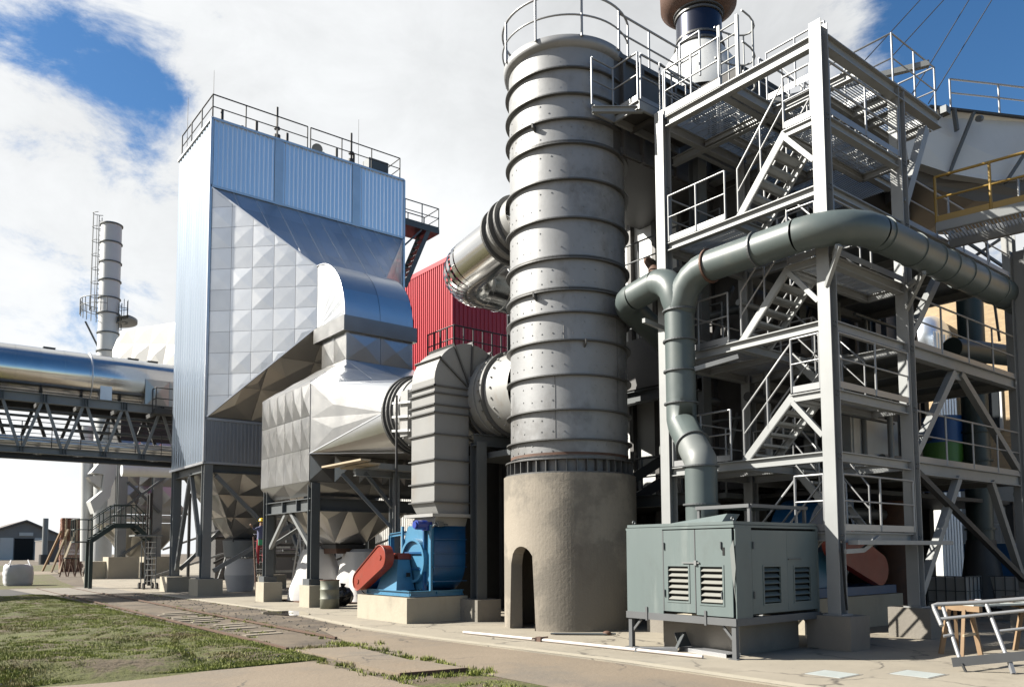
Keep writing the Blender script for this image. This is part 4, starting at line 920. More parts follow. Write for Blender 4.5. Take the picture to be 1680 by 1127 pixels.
for x in (xj-4.5, xj-1.9, xj+1.7, xj+2.6): MB().box(x, x+.5, yD-.2, yD+.3, zD+rD+.02, zD+rD+.07).build('roof_clip', 'steel_grey', ld)
ax = at(236, 640, y=yD-1.0).x
pillow(ld, [(ax, yD-1.25, 8.75), (ax+2.2, yD-1.25, 8.75), (ax+2.2, yD-1.25, 10.1), (ax, yD-1.25, 10.1)], 1.1, 1.35, .1, 'aluminium_dull', name='hatch_panel')
MB().box(ax+.02, ax+2.18, yD-1.22, yD-.3, 8.76, 10.08).build('hatch_box', 'aluminium_dull', ld)
bl = thing('bridge_landing', (ax+.6, 40.3, 8.2), 'small dark landing with a rail hanging beside the polished duct at the tower wall', 'platform')
MB().box(ax+.2, ax+2.6, 39.7, 40.4, 8.32, 8.45).build('deck', 'steel_dark', bl); railing(bl, [(ax+.25, 40.35, 8.45), (ax+.25, 39.75, 8.45), (ax+2.6, 39.75, 8.45)], 1.1, 1.0, .03, 'steel_dark')

# ============================================================ SECOND FILTER behind the bridge
f2 = thing('rear_filter_unit', (15, 63, 0), 'second silver filter unit with white facetted hood standing behind the pipe bridge', 'filter unit')
Wp = [at(188, 600, y=66), at(300, 606, y=60), at(300, 527, y=60), at(204, 545, y=66)]
pillow(f2, Wp, 1.7, 1.45, .14, 'white_clad', name='hood_panel')
b = MB(); b.prism([p+V3((0, .06, 0)) for p in Wp], (2.5, 4, 0)); b.build('hood_core', 'white_clad', f2)
b = MB(); P = [at(188, 600, y=66), at(204, 545, y=66), at(192, 556, y=67), at(184, 575, y=67), at(184, 590, y=67)]; b.prism(P, (1, 2, 0)); b.build('hood_corner', 'white_clad', f2)
MB().hbeam(at(175, 607, y=63), at(300, 598, y=63), .4, .5).build('roof_beam', 'steel_dark', f2)
pillow(f2, [(13.3, 62, 5.0), (17.6, 62, 5.0), (17.6, 62, 9.8), (13.3, 62, 9.8)], 1.45, 1.45, .22, 'aluminium_dull')
MB().box(13.4, 17.5, 62.05, 65.5, 4.9, 14).build('core', 'casing_dark', f2)
pillow(f2, [(12.3, 62, 4.55), (18.3, 62, 4.55), (17.6, 62, 5.4), (13.3, 62, 5.4)], 2.0, 1.0, .1, 'aluminium_dull', name='sill_panel')
pillow(f2, [(12.6, 61.8, 3.95), (18, 61.8, 3.95), (18, 61.8, 4.5), (12.6, 61.8, 4.5)], 2.7, .6, .03, 'aluminium_dull', name='sill_panel')
hopper(f2, 12.6, 18, 61.9, 65.5, 3.9, 1.4, 'aluminium_dull', 1.9, .2, .8)
# white bent chute on its left
chp = [(11.9, 62, 8.6), (13.3, 62, 8.6), (13.3, 62, 6.2), (12.35, 62, 5.0), (12.3, 62, 4.3), (11.6, 62, 4.7), (12.2, 62, 6.2), (12.3, 62, 7.1), (11.3, 62, 7.3), (11.45, 62, 8.2)]
chp2 = [at(150, 775, y=62), at(165, 757, y=62), at(200, 757, y=62), at(183, 800, y=62), at(181, 815, y=62), at(155, 842, y=62), at(148, 822, y=62), at(168, 805, y=62), at(170, 778, y=62)]
MB().prism(chp2, (0, 1.4, 0)).build('chute', 'casing_white', f2)
MB().prism([at(145, 782, y=62.3), at(170, 776, y=62.3), at(167, 802, y=62.3), at(150, 790, y=62.3)], (0, 1, 0)).build('chute_belly', 'aluminium_dull', f2)
for px in (197, 255): x = at(px, 900, y=60.5).x; MB().hbeam((x, 60.5, 1.0), (x, 60.5, 9), .6, .6, (0, 1, 0), .05).build('leg', 'steel_pale', f2); MB().box(x-.9, x+1.0, 59.6, 61.3, 0, 1.5).build('pedestal', 'concrete_light', f2)
for p, q in ((at(275, 780, y=60), at(193, 840, y=60)), (at(210, 790, y=60.1), at(262, 840, y=60.1)), (at(200, 910, y=60), at(262, 868, y=60))): MB().bar(p, q, .16, .16).build('brace', 'steel_grey', f2)
MB().box(11.5, 13.0, 60.2, 62, 0, 1.2).build('base_block', 'concrete_light', f2)
MB().cyl(at(142, 920, y=64), at(143, 700, y=64), .42, seg=18).build('downpipe', 'casing_white', f2)
MB().cyl((12, 55, 7.0), (30, 55, 7.4), .4, seg=16).build('cross_pipe', 'casing_white', f2)
# the slim chimney behind
c2 = thing('rear_chimney', (13.9, 70, 0), 'tall slim pale chimney with caged ladders and a round platform at the far left', 'chimney')
xa, xb = at(157, 560, y=70).x, at(203, 372, y=70); cxc = (at(158, 480, y=70).x+at(201, 480, y=70).x)/2; rc = (at(201, 480, y=70).x-at(158, 480, y=70).x)/2*.80
zT = at(180, 368, y=70).z; b = MB(); b.cyl((cxc, 70, 0), (cxc, 70, zT), rc, seg=40, caps=False); b.lathe((cxc, 70, 0), [(rc, zT), (rc-.05, zT), (rc-.05, zT-2)], 40); b.build('shell', 'casing_white', c2)
for py in (370, 400, 432, 462, 491, 516, 548, 578): z = at(180, py, y=70).z; MB().ring((cxc, 70, z), (0, 0, 1), rc-.02, rc+.09, .09, 40).build('ring', 'steel_grey', c2)
def cage_ladder(parent, x, y, z0, z1, out, r=.38):
    b = MB(); o = V3(out).normalized(); s_ = V3((-o.y, o.x, 0)); c = V3((x, y, 0))
    for k in (-1, 1): b.cyl(c+s_*.22*k+V3((0, 0, z0)), c+s_*.22*k+V3((0, 0, z1)), .035, seg=5)
    z = z0
    while z < z1: b.bar(c+s_*.22+V3((0, 0, z)), c-s_*.22+V3((0, 0, z)), .03, .03); z += .4
    b.build('ladder', 'steel_grey', parent); b = MB(); z = z0+.6
    while z < z1+.3: b.tube([c+s_*r*math.cos(t)+o*r*1.6*math.sin(t)+V3((0, 0, z)) for t in [math.pi*k/8 for k in range(9)]], .03, 4); z += 1.15
    for t in [math.pi*k/4 for k in range(1, 4)]: q = c+s_*r*math.cos(t)+o*r*1.6*math.sin(t); b.cyl(q+V3((0, 0, z0+.6)), q+V3((0, 0, z1+.2)), .025, seg=4)
    b.build('ladder_cage', 'steel_grey', parent)
lft = V3((-.784, .62, 0)); pl_z = at(170, 500, y=70).z-1.0
lc = V3((cxc, 70, 0))+lft*(rc+.15); cage_ladder(c2, lc.x, lc.y, pl_z, at(160, 350, y=70).z, lft)
rc_ = V3((cxc, 70, 0))-lft*(rc+.15); cage_ladder(c2, rc_.x, rc_.y, at(200, 545, y=70).z, at(200, 500, y=70).z, -lft)
b = MB(); b.lathe((cxc, 70, 0), [(rc, pl_z), (rc+1.35, pl_z), (rc+1.35, pl_z-.25), (rc, pl_z-.5)], 24, a0=R(125), a1=R(240)); b.build('round_platform', 'steel_pale', c2)
pts = [(cxc+(rc+1.3)*math.cos(t), 70+(rc+1.3)*math.sin(t), pl_z) for t in [R(105+150*k/12) for k in range(13)]]
railing(c2, pts, 1.2, 1.0, .035, 'steel_pale', toe=False)
MB().bar(V3((cxc, 70, pl_z-2.4))+lft*rc, V3((cxc, 70, pl_z-.3))+lft*(rc+1.1), .12, .12).build('bracket', 'steel_grey', c2)

# ============================================================ FAR LEFT: warehouse, pole, bricks
wh = thing('warehouse', (20, 262, 0), 'low grey gabled warehouse far away at the left edge with an open dark doorway', 'warehouse')
yW = 260; X_ = lambda px: at(px, 885, y=yW).x
x0, x1, xm = X_(-35), X_(99), X_(42); zr, ze = at(42, 856, y=yW).z, at(99, 879, y=yW).z; zb_ = 0
b = MB(); b.prism([(x0, yW, 0), (x1, yW, 0), (x1, yW, ze), (xm, yW, zr), (x0, yW, ze-.3)], (0, 40, 0)); b.build('walls', 'wall_dim', wh)
for a_, c in (((x0-1, ze-.6), (xm, zr+.1)), ((xm, zr+.1), (x1+1, ze-.5))): b = MB(); b.prism([(a_[0], yW-1, a_[1]), (c[0], yW-1, c[1]), (c[0], yW-1, c[1]+.5), (a_[0], yW-1, a_[1]+.5)], (0, 42, 0)); b.build('roof', 'roof_grey', wh)
MB().box(X_(24), X_(55), yW-.15, yW-.05, 0, at(40, 883, y=yW).z).build('doorway', 'black', wh)
MB().box(X_(31), X_(54), yW-.3, yW-.15, at(40, 877, y=yW).z-.3, at(40, 875, y=yW).z+.3).build('sign_board', 'white_clad', wh)
for a_, c in ((0, 22), (57, 70)): MB().box(X_(a_), X_(c), yW-.2, yW-.05, 0, at(40, 882, y=yW).z).build('sliding_door', 'white_clad', wh)
MB().box(X_(-35), X_(99), yW-.12, yW-.02, 0, 1.4).build('plinth', 'concrete', wh)
wa = thing('low_annex', (38, 200, 0), 'low dark shed between the warehouse and the stack of bricks', 'shed')
MB().box(at(70, 900, y=190).x, at(100, 900, y=190).x, 190, 200, 0, at(80, 887, y=190).z).build('walls', 'roof_grey', wa); MB().box(at(69, 900, y=190).x, at(101, 900, y=190).x, 189.6, 200.4, at(80, 887, y=190).z, at(80, 886, y=190).z).build('roof', 'wall_dim', wa)
po = thing('pale_mast', (29, 198, 0), 'pale cylindrical mast in front of the distant warehouse', 'mast')
xp = at(74, 880, y=150).x; MB().cyl((xp, 150, 1.6), (xp, 150, at(74, 850, y=150).z), .42, seg=14).build('tube', 'steel_pale', po); MB().cyl((xp, 150, 0), (xp, 150, 1.6), .8, seg=14).build('foot', 'steel_dark', po)
bs = thing('brick_stack', (14, 84, 0), 'tall stack of red bricks propped by leaning timbers near the silver hopper', 'brick stack')
x0, x1 = at(101, 900, y=84).x, at(137, 900, y=84).x; zt_ = at(120, 849, y=84).z; v = MB()
z = .05; row = 0
while z < zt_-.1:
    x = x0+random.uniform(-.03, .03)
    while x < x1-.1: w = random.uniform(.22, .30); o_ = random.uniform(0, .05); v.box(x, x+w-.03, 84-o_, 84.9, z, z+.11); x += w
    for y in (84.2, 84.5, 84.8): o_ = random.uniform(0, .05); v.box(x0-.02-o_, x0+.2, y-.12, y+.12, z, z+.11)
    z += .125; row += 1
v.build('bricks', 'brick_red', bs, kind='stuff')
for px in (109, 127): a_ = at(px, 850, y=83.8); MB().bar(a_, (a_.x, 83.8, .1), .16, .1).build('batten', 'wood_pale', bs)
for i, (pa, qa) in enumerate((((100, 872), (70, 936)), ((112, 868), (84, 938)), ((125, 868), (97, 940)), ((133, 885), (118, 925)))): MB().bar(at(*pa, y=83.5), at(*qa, z=.05), .16, .16).build('prop_timber', 'wood_pale' if i else 'wood', bs)
bg_ = thing('bulk_bag', (6.2, 52, 0), 'plump pale woven bulk bag standing alone on the grass at far left', 'bulk bag')
def bulk(parent, cx, cy, w, h, m='bag_grey', rz=0, name='sack'):
    vs = []; n, k = 28, 12
    for j in range(k+1):
        t = j/k; rr = w/2*(.95+.07*math.sin(math.pi*t))*(.93 if j in (0,) else 1)*(1 if j < k-1 else .97 if j == k-1 else .88)
        for i in range(n):
            a = 2*math.pi*i/n; c, s_ = math.cos(a), math.sin(a); q = (abs(c)**7+abs(s_)**7)**(-1/7); d = 1+.05*math.sin(5*a+6*t)*math.sin(3*t+2)+random.uniform(-.035, .035)
            vs.append((cx+rr*q*c*d, cy+rr*q*s_*d, h*t+.03*math.sin(3*a)*(t > .85)))
    b = MB(); b.add(vs, [(j*n+i, j*n+(i+1) % n, (j+1)*n+(i+1) % n, (j+1)*n+i) for j in range(k) for i in range(n)], True); b.add(vs, [tuple(k*n+i for i in range(n))]); b.build(name, m, parent)
bulk(bg_, 6.25, 52, 1.35, 1.15)
for dx in (-.5, .5): MB().tube([(6.25+dx, 51.4, 1.05), (6.25+dx*.8, 51.7, 1.4), (6.25+dx, 52.2, 1.1)], .03, 5).build('loop', 'bag_grey', bg_)
bb = thing('dark_sack', (5, 54, 0), 'small dark sack slumped left of the pale bulk bag', 'sack'); MB().sphere((5.15, 53, .3), .35, sz=.9).build('sack', 'bag_black', bb)
# dark access stair by the second filter
a5 = thing('crossover_stair', (9, 44.5, 0), 'dark green crossover stair with handrails in front of the rear filter unit', 'stair platform')
YS = 44.3; q = lambda px, py: at(px, py, y=YS)
lA, lB, lC, lD = q(150, 887), q(187, 862), q(222, 862), q(246, 885)
for y in (YS, YS+.9):
    dv = V3((0, y-YS, 0)); b = MB(); b.bar(lA+dv, lB+dv, .06, .22); b.bar(lB+dv, lC+dv, .06, .22); b.bar(lC+dv, lD+dv, .06, .22); b.build('stringer', 'green_dark', a5)
    b = MB(); up = V3((0, 0, 1.05)); b.tube([lA+dv+up, lB+dv+up, lC+dv+up, lD+dv+up], .03, 6); b.tube([lA+dv+up*.5, lB+dv+up*.5, lC+dv+up*.5, lD+dv+up*.5], .025, 6); o = b.build('handrail', 'green_dark', a5)
    for p in (lA, lA.lerp(lB, .5), lB, lB.lerp(lC, .5), lC, lC.lerp(lD, .5), lD): MB().cyl(p+dv, p+dv+up, .028, seg=6).build('post', 'green_dark', o)
for i in range(5): p = lA.lerp(lB, (i+.5)/5); MB().box(p.x-.13, p.x+.13, YS, YS+.9, p.z, p.z+.03).build('tread', 'green_dark', a5)
for i in range(4): p = lC.lerp(lD, (i+.5)/4); MB().box(p.x-.13, p.x+.13, YS, YS+.9, p.z, p.z+.03).build('tread', 'green_dark', a5)
MB().box(lB.x, lC.x, YS, YS+.9, lB.z-.05, lB.z).build('deck', 'green_dark', a5)
for y in (YS, YS+.9): MB().bar((lA.x, y, .02), (lA.x, y, lA.z), .16, .16).build('post', 'green_dark', a5)
MB().box(lA.x-.75, lA.x, YS, YS+.9, lA.z-.08, lA.z-.02).build('landing', 'green_dark', a5); railing(a5, [(lA.x, YS, lA.z), (lA.x-.75, YS, lA.z), (lA.x-.75, YS+.9, lA.z)], 1.05, .6, .03, 'green_dark', toe=False)
wt = thing('work_table', (9, 70, 0), 'rusty steel trestle frame standing beside the brick stack', 'trestle')
tA, tB = at(105, 915, y=68), at(143, 917, y=68)
MB().bar(tA, tB, .8, .08).build('top', 'steel_dark', wt)
for p in (tA, tA.lerp(tB, .35), tA.lerp(tB, .65), tB): MB().bar(p, (p.x-.25, 68, .02), .08, .08).build('leg', 'rust', wt); MB().bar(p+V3((0, .6, 0)), (p.x+.3, 68.6, .02), .08, .08).build('leg', 'rust', wt)
# scaffold ladder tower in front of the bridge end
sc_ = thing('mobile_scaffold', (10.5, 42, 0), 'thin rolling scaffold ladder with a small tray on dark wheels', 'scaffold')
zt2 = at(240, 880, y=42).z
for x in (10.25, 10.75):
    b = MB()
    for y in (41.6, 42.3): b.cyl((x, y, .25), (x, y, zt2), .025, seg=6)
    b.build('upright', 'steel_grey', sc_)
for k in range(8): z = .4+k*.27; MB().cyl((10.25, 41.6, z), (10.75, 41.6, z), .018, seg=5).build('rung', 'ladder_alu', sc_)
MB().bar((10.25, 41.6, .4), (10.75, 42.3, 2.2), .03, .03).build('brace', 'steel_grey', sc_); MB().bar((10.75, 41.6, .4), (10.25, 42.3, 2.2), .03, .03).build('brace', 'steel_grey', sc_)
MB().box(9.7, 11.0, 41.4, 42.5, zt2, zt2+.08).build('tray', 'steel_pale', sc_)
for x in (10.2, 10.8):
    for y in (41.55, 42.35): MB().cyl((x-.04, y, .16), (x+.04, y, .16), .16, seg=12).build('wheel', 'bag_black', sc_)
# clutter under the two filters: the things that fill the gaps between the legs
def stepladder(px, py, h, lean, rz, label, name='step_ladder', y=None):
    p = at(px, py, z=0.0) if y is None else V3((at(px, py, y=y).x, y, 0)); t = thing(name, (p.x, p.y, .012), label, 'ladder', 'ladders under the filters')
    u = V3((math.cos(rz), math.sin(rz), 0)); n = V3((-u.y, u.x, 0))
    for sgn in (1, -1):
        tp = p+V3((0, 0, h)); ft = p+n*lean*sgn+V3((0, 0, .012)); b = MB()
        for k in (-1, 1): b.bar(ft+u*.24*k, tp+u*.15*k, .06, .03)
        o = b.build('stile', 'ladder_alu', t)
        if sgn == 1 or lean > .5:
            for j in range(7): q0 = ft.lerp(tp, (j+1)/8); MB().bar(q0-u*.2, q0+u*.2, .05, .02).build('rung', 'ladder_alu', o)
    return t
stepladder(385, 965, 3.0, .95, R(75), 'tall aluminium step ladder standing open under the hopper of the silver tower')
stepladder(495, 945, 2.6, .45, R(15), 'narrow aluminium ladder leaning behind the lower filter housing', y=33)

# ============================================================ BULK BAGS, PERSON, DRUMS under the housings
def skirtbag(x, y, r0, r1, h, label):
    t = thing('hanging_bag', (x, y, 0), label, 'bulk bag', 'white bags under the hopper'); vs = []; n, k = 28, 8
    for j in range(k+1):
        q = j/k; rr = r0+(r1-r0)*q**1.4
        for i in range(n): a = 2*math.pi*i/n; d = 1+.12*(1-q)*math.cos(6*a+q)+.05*math.cos(11*a+2*q)+random.uniform(-.02, .02); vs.append((x+rr*d*math.cos(a), y+rr*d*math.sin(a), .06+h*q))
    b = MB(); b.add(vs, [(j*n+i, j*n+(i+1) % n, (j+1)*n+(i+1) % n, (j+1)*n+i) for j in range(k) for i in range(n)], True); b.build('sack', 'bag_white', t)
    MB().cyl((x, y, h+.02), (x, y, h+.16), r1*.9, r1*.6, seg=16).build('tied_neck', 'bag_grey', t)
    MB().box(x-r0, x+r0, y-r0, y+r0, 0.012, .06).build('pallet', 'rust', t); return t
skirtbag(12.6, 27.3, 1.0, .5, 1.8, 'white bulk bag flaring out under the hopper, behind the front leg')
skirtbag(13.55, 25.7, 1.0, .6, 1.7, 'white bulk bag under the hopper, nearest the blue fan')
t = thing('collector_tub', (13.4, 36.3, 0), 'pale steel tub and cloth sack under the first hopper of the tower', 'tub')
MB().cyl((13.03, 36.35, 1.55), (13.03, 36.35, 2.3), .72, .8, seg=24).build('tub', 'steel_pale', t); MB().cyl((13.03, 36.35, .75), (13.03, 36.35, 1.5), .7, .62, seg=20).build('sack', 'bag_white', t); MB().cyl((13.03, 36.35, .02), (13.03, 36.35, .75), .55, .7, seg=20).build('sack_bottom', 'bag_grey', t)
dr = thing('steel_drum', (10.95, 23.35, 0), 'battered green grey steel drum in front of the housing leg', 'drum')
b = MB(); b.lathe((11.12, 23.2, .012), [(.0, .02), (.29, .0), (.29, .28), (.305, .30), (.29, .32), (.29, .57), (.305, .59), (.29, .61), (.29, .86), (.30, .88), (.28, .88), (.28, .84), (0, .84)], 28); b.build('drum', 'drum', dr); MB().ring((11.12, 23.2, .89), (0, 0, 1), .28, .305, .02, 28).build('rim', 'rust', dr)
bk = thing('black_bag', (11.9, 24.0, 0), 'shiny black rubbish bag beside the steel drum', 'rubbish bag')
b = MB(); vs = []; n, k = 16, 10
for j in range(k+1):
    ph = math.pi*j/k
    for i in range(n): a = 2*math.pi*i/n; d = 1+random.uniform(-.07, .07)*(0 < j < k); vs.append((11.95+.36*math.sin(ph)*math.cos(a)*d, 24.0+.36*math.sin(ph)*math.sin(a)*d, .33-.31*math.cos(ph)*d))
b.add(vs, [(j*n+i, j*n+(i+1) % n, (j+1)*n+(i+1) % n, (j+1)*n+i) for j in range(k) for i in range(n)], False); b.build('sack', 'bag_black', bk); MB().cyl((11.95, 24, .6), (11.97, 24.0, .74), .05, .10, seg=8).build('knot', 'bag_black', bk)
t = thing('pallet_pile', (10.9, 24.4, 0), 'dark low pallet pile behind the white bags', 'pallet'); MB().box(13.6, 15.6, 28.4, 29.6, .1, .5).build('boards', 'wood', t); MB().box(13.6, 15.6, 28.4, 29.6, .012, .1).build('base', 'rust', t)
# banner on the far side
bn_ = thing('notice_board', (16.2, 30.5, 0), 'white notice board with red letters behind the orange belt guard', 'sign')
zz = [at(585, 888, y=31), at(585, 940, y=31)]; bx = zz[0].x
b = MB(); b.prism([(bx-.65, 31, zz[1].z), (bx+.35, 31, zz[1].z), (bx+.35, 31, zz[0].z-.9), (bx-.15, 31, zz[0].z+.2), (bx-.65, 31, zz[0].z-.7)], (0, .05, 0)); b.build('board', 'casing_white', bn_)
for i, z in enumerate((zz[1].z+.2, zz[0].z-.8)): b = MB(); [b.box(bx-.5+.14*k, bx-.5+.14*k+.08, 30.98, 31.0, z, z+.18) for k in range(5)]; b.build('lettering', 'overalls' if i == 0 else 'black', bn_)
# worker
ps = thing('person', (12.9, 34.2, 0), 'person in a yellow hard hat, blue shirt and red trousers reaching up from a ladder', 'person')
px_, py_ = 12.15, 31.6; zs0 = at(428, 930, y=31.6).z; K = (at(428, 852, y=31.6).z-zs0)/1.55; base = V3((at(428, 900, y=31.6).x, 31.6, at(428, 852, y=31.6).z-1.78))
def skin_body(parent, name, verts, edges, radii, m, sub=2):
    me = bpy.data.meshes.new(name); me.from_pydata([tuple(v) for v in verts], edges, []); o = bpy.data.objects.new(name, me); COL.objects.link(o)
    sk = o.modifiers.new('skin', 'SKIN'); 
    for i, r in enumerate(radii): me.skin_vertices[0].data[i].radius = (r, r) if not isinstance(r, tuple) else r
    me.skin_vertices[0].data[0].use_root = True
    ss = o.modifiers.new('sub', 'SUBSURF'); ss.levels = sub; ss.render_levels = sub
    me.materials.append(MATS[m]); WP[o] = V3((0, 0, 0)); o.parent = parent; o.location = -WP[parent]; return o
def B_(x, y, z): return base+V3((x*.85, y*.85, z))
def ensure_skin(o):
    pass
verts = [B_(0, 0, .95), B_(0, 0, 1.15), B_(.0, 0, 1.40), B_(0, 0, 1.52), B_(.02, 0, 1.62), B_(.02, 0, 1.72),
         B_(-.1, .02, .88), B_(-.12, .06, .48), B_(-.12, 0, .08), B_(-.14, -.12, .04), B_(.1, -.02, .88), B_(.13, .0, .48), B_(.14, .04, .08), B_(.12, -.1, .04),
         B_(-.19, 0, 1.42), B_(-.36, -.12, 1.36), B_(-.56, -.2, 1.52), B_(-.62, -.22, 1.58), B_(.19, 0, 1.42), B_(.28, -.1, 1.18), B_(.12, -.3, 1.12), B_(.06, -.34, 1.13)]
edges = [(0, 1), (1, 2), (2, 3), (3, 4), (4, 5), (0, 6), (6, 7), (7, 8), (8, 9), (0, 10), (10, 11), (11, 12), (12, 13), (2, 14), (14, 15), (15, 16), (16, 17), (2, 18), (18, 19), (19, 20), (20, 21)]
radii = [.13, .125, .14, .055, .085, .07, .095, .065, .045, .04, .095, .065, .045, .04, .06, .045, .035, .04, .06, .045, .035, .04]
def skin_mesh(name, verts, edges, radii, m, parent):
    me = bpy.data.meshes.new(name+'_base'); me.from_pydata([tuple(v) for v in verts], edges, []); o = bpy.data.objects.new(name, me); COL.objects.link(o)
    o.modifiers.new('skin', 'SKIN')
    if not me.skin_vertices: bpy.context.view_layer.objects.active = o; o.select_set(True); bpy.ops.mesh.customdata_skin_add()
    for i, r in enumerate(radii): me.skin_vertices[0].data[i].radius = (r, r)
    me.skin_vertices[0].data[0].use_root = True
    s_ = o.modifiers.new('sub', 'SUBSURF'); s_.levels = 2; s_.render_levels = 2
    dg = bpy.context.evaluated_depsgraph_get(); ev = o.evaluated_get(dg); m2 = bpy.data.meshes.new_from_object(ev)
    bpy.data.objects.remove(o); return m2
bm_ = skin_mesh('body', verts, edges, radii, 'shirt', ps)
for nm in ('skin', 'shirt', 'overalls'): bm_.materials.append(MATS[nm])
for p in bm_.polygons:
    z = p.center.z-base.z; x = p.center.x-base.x; p.use_smooth = True
    p.material_index = 2 if z < .98 else (0 if (z > 1.53 and abs(x) < .2) or x < -.42 or (z < 1.16 and (p.center.y-base.y) < -.2) else 1)
ob = bpy.data.objects.new('body', bm_); COL.objects.link(ob); ob.parent = ps; ob.location = -WP[ps]
b = MB(); hc = B_(.02, 0, 1.74); b.lathe(hc, [(.15, -.02), (.115, 0), (.11, .05), (.08, .09), (.0, .11)], 18); b.build('hard_hat', 'yellow_hat', ps)
MB().box(base.x-.16, base.x+.0, base.y-.17, base.y-.13, base.z+.75, base.z+.98).build('tool_pouch', 'vest_green', ps)
wl = thing('leaning_ladder', (12.4, 31.2, 0), 'rusty ladder under the feet of the worker in the yellow hard hat', 'ladder')
for k in (-.2, .2): MB().bar((base.x+k-.1, 31.2, .012), (base.x+k, 31.9, base.z+1.1), .05, .07).build('stile', 'rust', wl)
for j in range(9): zf = .25+j*.28; tt = zf/(base.z+1.1); MB().bar((base.x-.28+.1*tt, 31.2+.7*tt, zf), (base.x+.18+.1*tt, 31.2+.7*tt, zf), .03, .03).build('rung', 'ladder_alu', wl)

# pipes and machinery glimpsed between the legs
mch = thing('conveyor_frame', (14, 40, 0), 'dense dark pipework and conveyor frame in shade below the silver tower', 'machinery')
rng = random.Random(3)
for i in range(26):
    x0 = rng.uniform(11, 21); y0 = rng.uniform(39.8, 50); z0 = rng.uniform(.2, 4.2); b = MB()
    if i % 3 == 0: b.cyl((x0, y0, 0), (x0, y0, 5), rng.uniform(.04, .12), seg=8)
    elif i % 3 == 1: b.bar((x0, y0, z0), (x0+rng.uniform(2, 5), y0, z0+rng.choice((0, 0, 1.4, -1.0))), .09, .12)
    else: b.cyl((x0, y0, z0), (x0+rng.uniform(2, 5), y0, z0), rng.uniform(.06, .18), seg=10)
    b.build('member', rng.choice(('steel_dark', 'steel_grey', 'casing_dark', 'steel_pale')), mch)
bw = thing('shaded_wall', (22, 50, 0), 'dim grey wall of a plant building closing the view under the silver tower', 'building')
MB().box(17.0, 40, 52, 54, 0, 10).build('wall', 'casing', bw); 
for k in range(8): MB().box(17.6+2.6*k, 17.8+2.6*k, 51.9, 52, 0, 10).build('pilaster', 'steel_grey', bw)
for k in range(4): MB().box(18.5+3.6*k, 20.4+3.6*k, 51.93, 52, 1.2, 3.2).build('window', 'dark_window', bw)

# ============================================================ BOILER HOUSE behind the stack and stair tower
bo = thing('boiler_casing', (20, 16, 0), 'huge dark panelled boiler casing behind the grey stack and the stair tower', 'boiler')
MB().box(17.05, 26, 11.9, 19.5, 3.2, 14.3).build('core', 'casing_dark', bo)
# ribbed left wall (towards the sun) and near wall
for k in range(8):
    y0 = 12.0+.94*k; MB().box(16.95, 17.05, y0+.03, y0+.80, 3.3, 11.4).build('wall_panel', 'casing_white' if k > 1 else 'casing', bo); MB().box(16.78, 17.06, y0+.80, y0+.94, 3.2, 11.5).build('stiffener', 'casing', bo)  # pale panels have sunlight put into their colour, dark ones shade
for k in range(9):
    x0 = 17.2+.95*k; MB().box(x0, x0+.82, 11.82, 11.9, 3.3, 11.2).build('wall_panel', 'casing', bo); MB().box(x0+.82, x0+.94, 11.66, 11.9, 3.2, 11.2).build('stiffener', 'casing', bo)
b = MB(); b.add([(16.0, 11.9, 13.2), (17.0, 11.9, 11.4), (17.0, 19.5, 11.4), (16.0, 19.5, 13.2)], [(0, 1, 2, 3), (3, 2, 1, 0)]); b.build('sloped_hood', 'casing', bo)
for y in (12.2, 13.4, 14.6, 15.8, 17): MB().bar((15.95, y, 13.2), (16.95, y, 11.4), .25, .06).build('hood_rib', 'casing_dark', bo)
MB().hbeam((16.7, 11.9, 11.35), (16.7, 19.5, 11.35), .3, .25).build('eave_beam', 'galv', bo)
for z in (8.9, 6.6, 3.1):
    MB().box(15.6, 16.95, 11.6, 19.5, z-.12, z).build('walkway', 'steel_grey', bo)
    railing(bo, [(15.6, 19.5, z), (15.6, 11.6, z)], 1.05, 1.4, .025, 'steel_grey', toe=False)
MB().prism([(15.2, 12.4, 6.3), (15.2, 12.4, 7.2), (15.2, 17, 7.2), (15.2, 17, 6.3), (15.2, 16.2, 5.9), (15.2, 13.2, 5.9)], (1.6, 0, 0)).build('slung_duct', 'casing', bo)
for p, q in (((13.9, 15.5, 1.9), (17, 13.2, 4.3)), ((13.9, 15.5, 2.4), (17, 13.2, 4.9))): MB().bar(p, q, .5, .25).build('conveyor_truss', 'casing_dark', bo)
for x, y in ((15.3, 12.0), (15.3, 15.6), (15.3, 19.2), (19, 11.7), (23, 11.7)): MB().hbeam((x, y, 0), (x, y, 11.4), .3, .3, (0, 1, 0)).build('column', 'steel_grey', bo)
for z in (3.0, 5.7): MB().hbeam((15.3, 12.0, z), (15.3, 19.2, z), .25, .3).build('beam', 'steel_grey', bo)
MB().cyl((16.6, 13.0, 0.5), (16.6, 13.0, 6), .06, seg=8).build('riser_pipe', 'steel_grey', bo); MB().cyl((16.3, 14.2, 4.2), (16.3, 14.2, 5.9), .035, seg=8).build('riser_pipe', 'steel_pale', bo)
b = MB(); b.cyl((16.7, 14.9, 9.9), (16.4, 14.4, 9.4), .12, seg=10); b.cyl((16.4, 14.4, 9.4), (16.3, 14.25, 9.15), .17, seg=10); b.build('burner_port', 'rust', bo)
